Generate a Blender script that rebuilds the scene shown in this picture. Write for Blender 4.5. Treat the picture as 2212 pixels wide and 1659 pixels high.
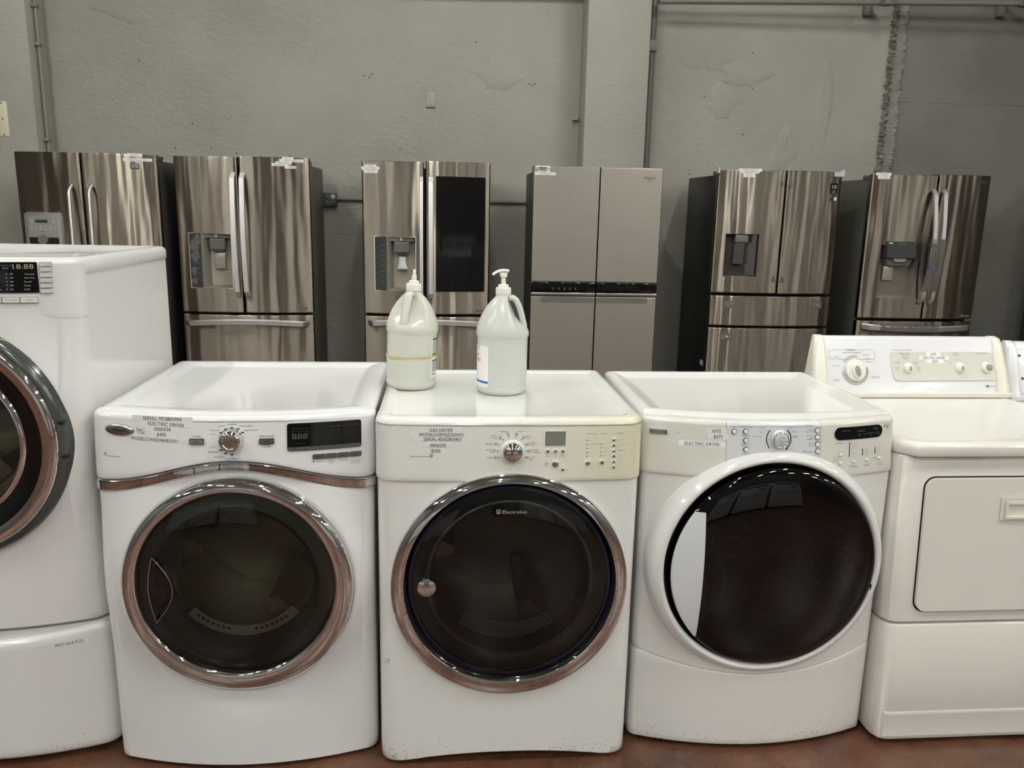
import bpy, bmesh, math, random
from mathutils import Vector, Matrix
random.seed(7)
for _o in list(bpy.data.objects): bpy.data.objects.remove(_o)
SC = bpy.context.scene
COL = SC.collection
PI = math.pi

# ---------------------------------------------------------------- camera, world, exposure
FPX, PITCH, YAW, ROLL, CAMH = 1742.33, math.radians(12.1981), math.radians(4.9303), math.radians(1.2234), 1.4692
cam_data = bpy.data.cameras.new('camera'); cam = bpy.data.objects.new('camera', cam_data); COL.objects.link(cam)
cam_data.sensor_fit = 'HORIZONTAL'; cam_data.sensor_width = 36.0; cam_data.lens = 36.0*FPX/2212.0
_f = Vector((math.sin(YAW)*math.cos(PITCH), math.cos(YAW)*math.cos(PITCH), -math.sin(PITCH)))
_r0 = Vector((math.cos(YAW), -math.sin(YAW), 0)); _u0 = _r0.cross(_f)
_r = _r0*math.cos(ROLL) + _u0*math.sin(ROLL); _u = -_r0*math.sin(ROLL) + _u0*math.cos(ROLL)
cam.matrix_world = Matrix(((_r.x, _u.x, -_f.x, 0), (_r.y, _u.y, -_f.y, 0), (_r.z, _u.z, -_f.z, CAMH), (0, 0, 0, 1)))
cam_data.clip_start = 0.05; cam_data.clip_end = 60
SC.camera = cam
W = bpy.data.worlds.new('hall_air'); SC.world = W; W.use_nodes = True
W.node_tree.nodes['Background'].inputs[0].default_value = (0.75, 0.8, 0.9, 1)
W.node_tree.nodes['Background'].inputs[1].default_value = 0.3
SC.view_settings.view_transform = 'Standard'; SC.view_settings.look = 'None'
SC.view_settings.gamma = 1.0; SC.view_settings.use_curve_mapping = False
SC.view_settings.exposure = 0.0
LAMP_POWER = 140.0                    # emission of the ceiling tubes
LAMP_ROWS = (-5.8, -2.6, 0.6, 3.6)
LAMP_COLS = (-5.2, -2.6, 0.0, 2.6, 5.2, 7.8)
WALL_Y = 6.62; CEIL_Z = 4.4

# ---------------------------------------------------------------- materials
def lin(c):
    return tuple((x/12.92 if x <= 0.04045 else ((x+0.055)/1.055)**2.4) for x in (v/255.0 for v in c))
MATS = {}
def mat(name, srgb=(200, 200, 200), rough=0.4, metal=0.0, coat=0.0, emit=0.0, spec=0.5, trans=0.0):
    m = bpy.data.materials.new(name); m.use_nodes = True
    b = m.node_tree.nodes['Principled BSDF']; c = lin(srgb)
    b.inputs['Base Color'].default_value = (*c, 1); b.inputs['Roughness'].default_value = rough
    b.inputs['Metallic'].default_value = metal; b.inputs['Coat Weight'].default_value = coat
    b.inputs['Coat Roughness'].default_value = 0.06
    b.inputs['Specular IOR Level'].default_value = spec
    b.inputs['Transmission Weight'].default_value = trans
    if emit:
        b.inputs['Emission Color'].default_value = (*c, 1); b.inputs['Emission Strength'].default_value = emit
    MATS[name] = m
    return m
def nt(m): return m.node_tree.nodes, m.node_tree.links, m.node_tree.nodes['Principled BSDF']
def noise(m, scale, detail=4, rough=0.55, stretch=(1, 1, 1), coord='Object'):
    N, L, b = nt(m)
    tc = N.new('ShaderNodeTexCoord'); mp = N.new('ShaderNodeMapping'); n = N.new('ShaderNodeTexNoise')
    mp.inputs['Scale'].default_value = stretch; n.inputs['Scale'].default_value = scale
    n.inputs['Detail'].default_value = detail; n.inputs['Roughness'].default_value = rough
    L.new(tc.outputs[coord], mp.inputs['Vector']); L.new(mp.outputs['Vector'], n.inputs['Vector'])
    return n.outputs['Fac']
def ramp(m, fac, stops):
    N, L, b = nt(m); r = N.new('ShaderNodeValToRGB'); e = r.color_ramp.elements
    while len(e) < len(stops): e.new(0.5)
    for k, (p, c) in enumerate(stops):
        e[k].position = p; e[k].color = (*(lin(c) if max(c) > 1 else c), 1)
    L.new(fac, r.inputs['Fac']); return r.outputs['Color']
def bump(m, fac, strength, dist=0.01, chain=None):
    N, L, b = nt(m); bp = N.new('ShaderNodeBump')
    bp.inputs['Strength'].default_value = strength; bp.inputs['Distance'].default_value = dist
    L.new(fac, bp.inputs['Height'])
    if chain is not None: L.new(chain, bp.inputs['Normal'])
    L.new(bp.outputs['Normal'], b.inputs['Normal']); return bp.outputs['Normal']
def mixc(m, fac, a, b_, mode='MIX'):
    N, L, b = nt(m); x = N.new('ShaderNodeMix'); x.data_type = 'RGBA'; x.blend_type = mode
    if isinstance(fac, (int, float)): x.inputs['Factor'].default_value = fac
    else: L.new(fac, x.inputs['Factor'])
    for v, s in ((a, x.inputs[6]), (b_, x.inputs[7])):
        if isinstance(v, tuple): s.default_value = (*lin(v), 1)
        else: L.new(v, s)
    return x.outputs[2]
def mathn(m, op, a, b_=None, clamp=False):
    N, L, b = nt(m); x = N.new('ShaderNodeMath'); x.operation = op; x.use_clamp = clamp
    for i, v in enumerate((a, b_)):
        if v is None: continue
        if isinstance(v, (int, float)): x.inputs[i].default_value = v
        else: L.new(v, x.inputs[i])
    return x.outputs[0]
def objz(m, axis='Z'):
    N, L, b = nt(m); tc = N.new('ShaderNodeTexCoord'); s = N.new('ShaderNodeSeparateXYZ')
    L.new(tc.outputs['Object'], s.inputs[0]); return s.outputs[axis]

def enamel(name, srgb, rough=0.13, specks=0.0, dirt=(90, 75, 60), yellow=None, zmax=0.16):
    """glossy appliance enamel; specks = grimy spatter near the floor"""
    m = mat(name, srgb, rough, coat=0.3)
    N, L, b = nt(m)
    col = mixc(m, mathn(m, 'MULTIPLY', noise(m, 2.5, 3), 0.35), srgb, tuple(max(0, v-9) for v in srgb))
    if yellow:
        x = objz(m, 'X'); f = mathn(m, 'MULTIPLY', mathn(m, 'ADD', x, 0.02), 2.6, True)
        f = mathn(m, 'MULTIPLY', f, mathn(m, 'ADD', noise(m, 3, 2), 0.35), True)
        col = mixc(m, f, col, yellow)
    if specks:
        n = noise(m, 260, 2, 0.5); big = noise(m, 9, 3, 0.6)
        z = objz(m, 'Z'); low = mathn(m, 'SUBTRACT', 1.0, mathn(m, 'DIVIDE', z, zmax), True)
        thr = mathn(m, 'SUBTRACT', 0.79, mathn(m, 'MULTIPLY', mathn(m, 'MULTIPLY', low, big), 0.34*specks))
        f = mathn(m, 'GREATER_THAN', n, thr)
        col = mixc(m, mathn(m, 'MULTIPLY', f, 0.7), col, dirt)
    L.new(col, b.inputs['Base Color'])
    bump(m, noise(m, 160, 2), 0.012, 0.001)
    return m
def steel(name, srgb, rough=0.36, wave=0.3, aniso=1.0, sx=6.0):
    m = mat(name, srgb, rough, metal=1.0)
    N, L, b = nt(m)
    b.inputs['Anisotropic'].default_value = aniso
    t = N.new('ShaderNodeCombineXYZ'); t.inputs[2].default_value = 1.0
    L.new(t.outputs[0], b.inputs['Tangent'])
    w = noise(m, 1.0, 1.5, 0.4, (sx, 1, 0.9))
    nn = bump(m, w, wave, 0.02)
    return m
def pane(name, tint, ior=1.5, rough=0.0, gloss=1.0):
    """thin tinted glass: tinted see-through plus a clear Fresnel reflection"""
    m = bpy.data.materials.new(name); m.use_nodes = True; N = m.node_tree.nodes; L = m.node_tree.links
    N.clear(); out = N.new('ShaderNodeOutputMaterial'); mx = N.new('ShaderNodeMixShader')
    tr = N.new('ShaderNodeBsdfTransparent'); tr.inputs[0].default_value = (*tint, 1)
    gl = N.new('ShaderNodeBsdfGlossy'); gl.inputs['Roughness'].default_value = rough
    gl.inputs['Color'].default_value = (gloss, gloss, gloss, 1)
    fr = N.new('ShaderNodeFresnel'); fr.inputs[0].default_value = ior
    L.new(fr.outputs[0], mx.inputs[0]); L.new(tr.outputs[0], mx.inputs[1]); L.new(gl.outputs[0], mx.inputs[2])
    L.new(mx.outputs[0], out.inputs[0]); MATS[name] = m; return m
def milky(name, srgb, clear=0.05):
    """cloudy polyethylene: soft diffuse body, some light through the wall, dull sheen"""
    m = mat(name, srgb, 0.22, spec=0.5); N, L, b = nt(m); c = (*lin(srgb), 1)
    out = N['Material Output']
    t = N.new('ShaderNodeBsdfTranslucent'); t.inputs[0].default_value = c
    x = N.new('ShaderNodeBsdfTransparent')
    p = mixc(m, mathn(m, 'MULTIPLY', noise(m, 22, 4), 0.5), srgb, tuple(v-14 for v in srgb)); L.new(p, b.inputs['Base Color'])
    bump(m, noise(m, 26, 4), 0.25, 0.004)
    a = N.new('ShaderNodeMixShader'); a.inputs[0].default_value = 0.18; L.new(b.outputs[0], a.inputs[1]); L.new(t.outputs[0], a.inputs[2])
    e = N.new('ShaderNodeMixShader'); e.inputs[0].default_value = clear; L.new(a.outputs[0], e.inputs[1]); L.new(x.outputs[0], e.inputs[2])
    L.new(e.outputs[0], out.inputs[0]); return m

def wall_paint(name, srgb):
    m = mat(name, srgb, 0.42)
    N, L, b = nt(m)
    dark = tuple(v-10 for v in srgb); light = tuple(v+6 for v in srgb)
    big = noise(m, 0.9, 5, 0.6)
    col = ramp(m, big, [(0.3, dark), (0.7, light)])
    spot = mathn(m, 'GREATER_THAN', noise(m, 22, 2, 0.4), 0.76)
    col = mixc(m, mathn(m, 'MULTIPLY', spot, 0.25), col, tuple(v-40 for v in srgb))
    L.new(col, b.inputs['Base Color'])
    a = bump(m, noise(m, 2.2, 6, 0.5, (1, 1, 1.6)), 0.13, 0.05)
    patch = mathn(m, 'MULTIPLY', noise(m, 14, 5, 0.7, (1, 1, 2.2)), mathn(m, 'SUBTRACT', noise(m, 1.1, 2), 0.42, True))
    a = bump(m, patch, 0.9, 0.05, a)
    bump(m, noise(m, 60, 3, 0.5), 0.05, 0.004, a)
    return m
wall_paint('wall_grey', (163, 161, 152))
wall_paint('strip_grey', (134, 132, 125))
wall_paint('wall_dark', (120, 118, 112))
wall_paint('pillar_grey', (167, 165, 156))
def floor_mat():
    m = mat('stained_concrete', (96, 64, 50), 0.3)
    N, L, b = nt(m)
    n1 = noise(m, 2.6, 8, 0.65); n2 = noise(m, 11, 8, 0.72); n3 = noise(m, 5.0, 4, 0.6, (1, 0.35, 1))
    c = ramp(m, n1, [(0.28, (52, 36, 28)), (0.45, (80, 52, 38)), (0.58, (98, 62, 44)), (0.75, (110, 88, 70))])
    v = mathn(m, 'MULTIPLY', mathn(m, 'SUBTRACT', n2, 0.55, True), 3.2, True)
    c = mixc(m, mathn(m, 'MULTIPLY', v, 0.55), c, (142, 120, 104))
    w = mathn(m, 'MULTIPLY', mathn(m, 'SUBTRACT', 0.42, n3, True), 4.0, True)
    c = mixc(m, mathn(m, 'MULTIPLY', w, 0.6), c, (48, 34, 30))
    L.new(c, b.inputs['Base Color'])
    L.new(mathn(m, 'ADD', mathn(m, 'MULTIPLY', n2, 0.3), 0.14), b.inputs['Roughness'])
    bump(m, n2, 0.08, 0.004)
floor_mat()
mat('ceiling_grey', (130, 129, 126), 0.8)
mat('side_wall', (92, 91, 89), 0.6)
mat('tube', (253, 253, 245), 0.5, emit=LAMP_POWER)
mat('fixture_white', (225, 225, 222), 0.4)
enamel('white_cool', (226, 226, 228), specks=0.35)
enamel('white_tall', (222, 221, 220), specks=0.8)
enamel('white_tall_clean', (222, 221, 220))
enamel('white_plain', (226, 226, 226))
enamel('white_warm', (227, 227, 225), specks=1.0)
enamel('console_yellowed', (227, 227, 222), yellow=(218, 213, 186))
enamel('white_grubby', (226, 225, 223), specks=0.9)
enamel('bone', (217, 216, 208))
enamel('silver_white', (212, 215, 220), 0.25)
enamel('white_old', (224, 221, 215), 0.2, specks=0.45)
enamel('ivory', (228, 225, 212), 0.3)
enamel('panel_white', (224, 224, 228), 0.25)
mat('panel_grey', (206, 205, 197), 0.35)
mat('chrome', (226, 226, 226), 0.035, metal=1.0)
mat('chrome_soft', (205, 205, 205), 0.16, metal=1.0)
mat('chrome_blue', (120, 130, 150), 0.12, metal=1.0)
mat('nickel', (190, 187, 182), 0.25, metal=1.0)
mat('black_gloss', (10, 10, 11), 0.06)
mat('black_matt', (16, 16, 16), 0.55)
mat('gap', (8, 8, 8), 0.8)
mat('navy', (18, 20, 34), 0.12)
mat('bezel_grey', (66, 68, 66), 0.22)
mat('drum_grey', (150, 146, 134), 0.3, metal=0.7)
mat('print_black', (22, 22, 24), 0.6)
mat('print_grey', (110, 110, 108), 0.6)
mat('print_pale', (160, 160, 158), 0.6)
mat('print_blue', (70, 110, 190), 0.6)
mat('print_green', (70, 140, 60), 0.6)
mat('print_white', (215, 215, 210), 0.6)
mat('print_teal', (98, 128, 130), 0.6)
mat('segment_amber', (160, 152, 116), 0.5)
mat('segment_dim', (70, 72, 70), 0.5)
mat('lcd', (118, 124, 112), 0.25)
mat('sticker_clear', (224, 225, 226), 0.3)
mat('sticker_white', (236, 236, 238), 0.35)
mat('button_grey', (104, 103, 98), 0.22, metal=0.5)
mat('button_strip', (82, 82, 82), 0.3)
mat('button_white', (236, 236, 234), 0.2)
pane('glass_smoke', (0.72, 0.71, 0.66))
pane('glass_dark', (0.50, 0.50, 0.52))
pane('glass_black', (0.012, 0.012, 0.014), 1.55)
steel('steel', (158, 150, 139), 0.34, 0.75, 1.0, 8)
steel('steel_b', (156, 148, 136), 0.34, 0.9, 1.0, 9)
steel('steel_c', (146, 138, 128), 0.34, 0.9, 1.0, 9)
steel('steel_satin', (170, 164, 156), 0.45, 0.05, 0.6)
steel('handle_steel', (238, 237, 238), 0.5, 0.02, 0.7)
mat('niche_steel', (160, 155, 146), 0.3, metal=0.7)
mat('tape_silver', (222, 223, 228), 0.25, metal=0.3)
mat('key_pale', (176, 176, 172), 0.4)
mat('fridge_side', (56, 55, 53), 0.5)
mat('fridge_side_olive', (84, 83, 75), 0.5)
mat('fridge_black', (22, 22, 22), 0.4)
mat('hinge_grey', (92, 91, 88), 0.5)
mat('niche_beige', (168, 163, 150), 0.35)
mat('niche_grey', (128, 124, 115), 0.4)
mat('niche_dark', (58, 54, 54), 0.25)
mat('smoke_panel', (64, 66, 66), 0.16)
mat('spout_grey', (112, 110, 104), 0.3)
mat('paddle', (190, 186, 176), 0.22, metal=0.4)
mat('display_grey', (150, 150, 148), 0.3)
mat('film', (150, 148, 146), 0.2, metal=0.6)
mat('peel_film', (96, 98, 96), 0.4)
mat('blue_tape', (40, 84, 150), 0.4)
mat('plate_cream', (222, 216, 190), 0.4)
mat('outlet_dark', (72, 72, 70), 0.5)
mat('pipe_grey', (128, 126, 120), 0.45)
mat('pipe_dark', (112, 110, 106), 0.45)
mat('cap_white', (238, 237, 230), 0.3)
mat('label_white', (240, 240, 238), 0.35)
mat('label_blue', (38, 92, 190), 0.4)
mat('label_red', (214, 74, 44), 0.4)
mat('label_green', (84, 132, 56), 0.4)
mat('rubber', (196, 174, 128), 0.5)
mat('dial_grey', (134, 134, 130), 0.4)
mat('dial_mark', (178, 180, 172), 0.5)
mat('screw', (120, 100, 90), 0.35, metal=0.8)
milky('jug_milky', (228, 230, 226), 0.05)
milky('jug_green', (229, 230, 220), 0.08)

# ---------------------------------------------------------------- geometry helpers
class MB:
    def __init__(s): s.bm = bmesh.new()
    def v(s, p): return s.bm.verts.new(p)
    def f(s, vs):
        try: return s.bm.faces.new(vs)
        except ValueError: return None
    def grid(s, rows, closed=False):
        R = [[s.v(p) for p in r] for r in rows]
        for a, b in zip(R, R[1:]):
            n = len(a)
            for i in range(n if closed else n-1):
                j = (i+1) % n
                s.f((a[i], a[j], b[j], b[i]))
        return R
    def loft(s, rings, cap0=True, cap1=True):
        R = s.grid(rings, True)
        if cap0: s.f(R[0][::-1])
        if cap1: s.f(R[-1])
        return R
    def box(s, x0, x1, y0, y1, z0, z1, bev=0.0, seg=2):
        b = bmesh.new()
        bmesh.ops.create_cube(b, size=1.0, matrix=Matrix.Translation(((x0+x1)/2, (y0+y1)/2, (z0+z1)/2)) @ Matrix.Diagonal((abs(x1-x0), abs(y1-y0), abs(z1-z0), 1)))
        if bev:
            bmesh.ops.bevel(b, geom=b.edges[:], offset=bev, segments=seg, affect='EDGES', profile=0.5)
        mp = {v: s.v(v.co) for v in b.verts}
        for f in b.faces: s.f([mp[v] for v in f.verts])
        b.free()
    def lathe(s, prof, cx, cz, n=96, cy=0.0, axis='y'):
        rows = []
        for r, h in prof:
            row = []
            for k in range(n):
                a = 2*PI*k/n
                row.append((cx+r*math.cos(a), cy+h, cz+r*math.sin(a)) if axis == 'y' else (cx+r*math.cos(a), cy+r*math.sin(a), cz+h))
            rows.append(row)
        R = s.grid(rows, True)
        if prof[0][0] > 1e-6 and len(prof) > 1 and prof[0][0] < 0: pass
        return R
    def lathe_cap(s, prof, cx, cz, n=48, cy=0.0, axis='y', c0=False, c1=True):
        R = s.lathe(prof, cx, cz, n, cy, axis)
        if c0: s.f(R[0][::-1])
        if c1: s.f(R[-1])
    def sweep(s, path, prof, side=Vector((1, 0, 0)), cap=True):
        """sweep a closed section (a along side, b along the path normal) down a path"""
        P = [Vector(p) for p in path]; rows = []
        for i, p in enumerate(P):
            t = (P[min(i+1, len(P)-1)]-P[max(i-1, 0)]).normalized()
            sd = side - t*side.dot(t)
            sd = sd.normalized(); nrm = t.cross(sd)
            q = prof(i/(len(P)-1)) if callable(prof) else prof
            rows.append([tuple(p+sd*a+nrm*b) for a, b in q])
        s.loft(rows, cap, cap)
    def tube(s, path, r, n=12, side=None):
        P = [Vector(p) for p in path]
        d = (P[-1]-P[0]).normalized()
        if side is None: side = Vector((1, 0, 0)) if abs(d.x) < 0.7 else Vector((0, 0, 1))
        s.sweep(path, [(r*math.cos(2*PI*k/n), r*math.sin(2*PI*k/n)) for k in range(n)], side)
    def build(s, name, m, parent=None, sharp=38, flip=False):
        bm = s.bm
        bmesh.ops.remove_doubles(bm, verts=bm.verts, dist=1e-6)
        bmesh.ops.recalc_face_normals(bm, faces=bm.faces)
        if flip: bmesh.ops.reverse_faces(bm, faces=bm.faces)
        for f in bm.faces: f.smooth = True
        lim = math.radians(sharp)
        for e in bm.edges:
            if len(e.link_faces) == 2 and e.calc_face_angle(0) > lim: e.smooth = False
        me = bpy.data.meshes.new(name); bm.to_mesh(me); bm.free()
        o = bpy.data.objects.new(name, me); COL.objects.link(o)
        me.materials.append(MATS[m] if isinstance(m, str) else m)
        if parent is not None: o.parent = parent
        return o

def tag(o, label, cat, group=None, kind=None):
    o['label'] = label; o['category'] = cat
    if group: o['group'] = group
    if kind: o['kind'] = kind
    return o
def thing(name, label, cat, loc, group=None):
    o = bpy.data.objects.new(name, None); COL.objects.link(o); o.location = loc; o.empty_display_size = 0.1
    return tag(o, label, cat, group)
def struct(mb, name, m, label=None, cat=None):
    o = mb.build(name, m); o['kind'] = 'structure'
    if label: o['label'] = label; o['category'] = cat or name
    return o
def lab(o, text):
    o['label'] = text; return o

_TXT = {}
def text_geo(s):
    if s not in _TXT:
        c = bpy.data.curves.new('glyphs', 'FONT'); c.body = s; c.resolution_u = 2
        o = bpy.data.objects.new('glyphs', c); me = bpy.data.meshes.new_from_object(o)
        vs = [v.co.copy() for v in me.vertices]; fs = [list(p.vertices) for p in me.polygons]
        bpy.data.objects.remove(o); bpy.data.curves.remove(c); bpy.data.meshes.remove(me)
        _TXT[s] = (vs, fs)
    return _TXT[s]
def T(mb, s, pos, cap, mp, w=None, align='C', off=0.0007, rot=0.0, slant=0.0):
    """flat printed characters laid on a surface by mp(x, z, offset)"""
    vs, fs = text_geo(s)
    if not vs: return
    x0 = min(v.x for v in vs); x1 = max(v.x for v in vs); k = cap/0.69; kx = k if w is None else w/max(x1-x0, 1e-6)
    ax = {'C': (x0+x1)/2, 'L': x0, 'R': x1}[align]
    cr, sr = math.cos(rot), math.sin(rot); nv = []
    for v in vs:
        a = (v.x-ax)*kx + slant*v.y*k; b = v.y*k-cap/2
        nv.append(mb.v(mp(pos[0]+a*cr-b*sr, pos[1]+a*sr+b*cr, off)))
    for f in fs: mb.f([nv[i] for i in f])
def plate(mb, x0, x1, z0, z1, mp, t=0.001, r=0.0, n=10, off=0.0):
    """thin plate with rounded corners following a surface"""
    r = min(r, (x1-x0)/2, (z1-z0)/2); xs = set()
    for i in range(n+1): xs.add(x0+(x1-x0)*i/n)
    if r > 0:
        for i in range(7):
            d = r*(1-math.cos(PI/2*i/6)); xs.add(x0+d); xs.add(x1-d)
    xs = sorted(xs); fr = []; bk = []
    def inset(x):
        d = min(x-x0, x1-x)
        return r-math.sqrt(max(0, r*r-(r-d)**2)) if d < r else 0.0
    lo = [(x, z0+inset(x)) for x in xs]; hi = [(x, z1-inset(x)) for x in xs]
    F = [[mb.v(mp(x, z, off+t)) for x, z in q] for q in (lo, hi)]
    B = [[mb.v(mp(x, z, off)) for x, z in q] for q in (lo, hi)]
    m = len(xs)
    for i in range(m-1):
        mb.f((F[0][i], F[0][i+1], F[1][i+1], F[1][i]))
        mb.f((B[0][i], B[1][i], B[1][i+1], B[0][i+1]))
        mb.f((F[0][i], B[0][i], B[0][i+1], F[0][i+1])); mb.f((F[1][i], F[1][i+1], B[1][i+1], B[1][i]))
    mb.f((F[0][0], F[1][0], B[1][0], B[0][0])); mb.f((F[0][-1], B[0][-1], B[1][-1], F[1][-1]))
def rframe(mb, x0, x1, z0, z1, r, wd, mp, t=0.0006, n=8):
    """hollow rounded rectangle line"""
    def ring(e):
        pts = []; rr = max(r-e, 0.0002)
        for cx, cz, a0 in ((x1-e-rr, z1-e-rr, 0), (x0+e+rr, z1-e-rr, PI/2), (x0+e+rr, z0+e+rr, PI), (x1-e-rr, z0+e+rr, 1.5*PI)):
            for k in range(n+1):
                a = a0+PI/2*k/n; pts.append((cx+rr*math.cos(a), cz+rr*math.sin(a)))
        return pts
    a, b = ring(0), ring(wd)
    mb.grid([[mp(x, z, 0) for x, z in a], [mp(x, z, t) for x, z in a], [mp(x, z, t) for x, z in b], [mp(x, z, 0) for x, z in b]], True)
def arc(mb, cx, cz, r0, r1, a0, a1, mp, t=0.0007, n=24):
    A = [math.radians(a0+(a1-a0)*k/n) for k in range(n+1)]
    mb.grid([[mp(cx+r*math.cos(a), cz+r*math.sin(a), o) for a in A] for r, o in ((r0, 0), (r0, t), (r1, t), (r1, 0))])
def disc(mb, x, z, r, mp, t=0.0007, n=20):
    R = [[mp(x+r*math.cos(2*PI*k/n), z+r*math.sin(2*PI*k/n), o) for k in range(n)] for o in (0, t)]
    mb.loft(R, False, True)
def dome(mb, x, z, r, h, mp, n=28, base=0.0, flat=0.35):
    """push button or knob: short cylinder with a rounded cap"""
    prof = [(r, base)]
    for k in range(7):
        a = PI/2*k/6; prof.append((r*(flat+(1-flat)*math.cos(a)), base+h*(0.45+0.55*math.sin(a))))
    y = mp(x, z, 0)[1]
    mb.lathe_cap([(rr, -hh) for rr, hh in prof], x, z, n, y)
def sticker(parent, s, pos, cap, w, mp, tw, th, back='sticker_clear', ink='print_black', off=0.0, rot=0.0):
    m = MB(); plate(m, pos[0]-tw/2, pos[0]+tw/2, pos[1]-th/2, pos[1]+th/2, mp, 0.0004, 0.0, 6, off)
    o = m.build('price_sticker', back, parent)
    m = MB(); T(m, s, pos, cap, mp, w, off=off+0.0007, rot=rot); m.build('lettering', ink, o)
    return o

# ---------------------------------------------------------------- washers and dryers: shared shapes
class Body:
    """plan of an appliance: half width, depth, bowed front y = bow*(x/hw)^2, corner radius"""
    def __init__(s, w, d, bow, rc, lean=0.0, zl=0.8):
        s.hw, s.d, s.bow, s.rc, s.lean, s.zl = w/2, d, bow, rc, lean, zl
    def fx(s, x): return s.bow*(x/s.hw)**2
    def F(s, x, z): return s.fx(x)+s.lean*max(0.0, z-s.zl)
    def mp(s, x, z, o): return (x, s.F(x, z)-s.out-o, z)
    out = 0.0
    def front(s, n=28, ys=0.10, es=0.0, ef=0.0, rc=None):
        """half-open front curve from left side round both corners to right side: (x, y, nx, ny)"""
        w = s.hw-es; rc = max(0.004, (s.rc if rc is None else rc)-max(es, ef)*0.5); xm = w-rc
        k = 2*s.bow*xm/s.hw**2; y0 = s.fx(xm)+ef; yc = y0+k*rc
        pts = [(xm+0, y0)]
        R = []
        for i in range(1, 9):
            t = i/8; a = (1-t)**2; b = 2*t*(1-t); c = t*t
            R.append((a*xm+b*w+c*w, a*y0+b*yc+c*(yc+rc)))
        if ys > yc+rc: R += [(w, yc+rc+0.003), (w, max(ys, yc+rc+0.006))]
        mid = [(-xm+2*xm*i/n, s.fx(-xm+2*xm*i/n)+ef) for i in range(n+1)]
        P = [(-x, y) for x, y in reversed(R)]+mid+R
        out = []
        for i, (x, y) in enumerate(P):
            a = P[max(i-1, 0)]; b = P[min(i+1, len(P)-1)]; tx, ty = b[0]-a[0], b[1]-a[1]; l = math.hypot(tx, ty)
            out.append((x, y, ty/l, -tx/l))
        return out
    def plan(s, es=0.0, ef=0.0, eb=0.0, rb=0.02, n=28):
        yb = s.d-eb; w = s.hw-es
        F = [(x, y) for x, y, _, _ in s.front(n, 0.0, es, ef)]
        r = max(0.004, rb-max(es, eb)*0.5)
        B = [(w-r+r*math.cos(a), yb-r+r*math.sin(a)) for a in (PI/2*k/5 for k in range(6))]
        return F+B+[(-x, y) for x, y in reversed(B)]
    def ring(s, z, es=0.0, ef=0.0, eb=0.0, rb=0.02): return [(x, y, z) for x, y in s.plan(es, ef, eb, rb)]

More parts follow.
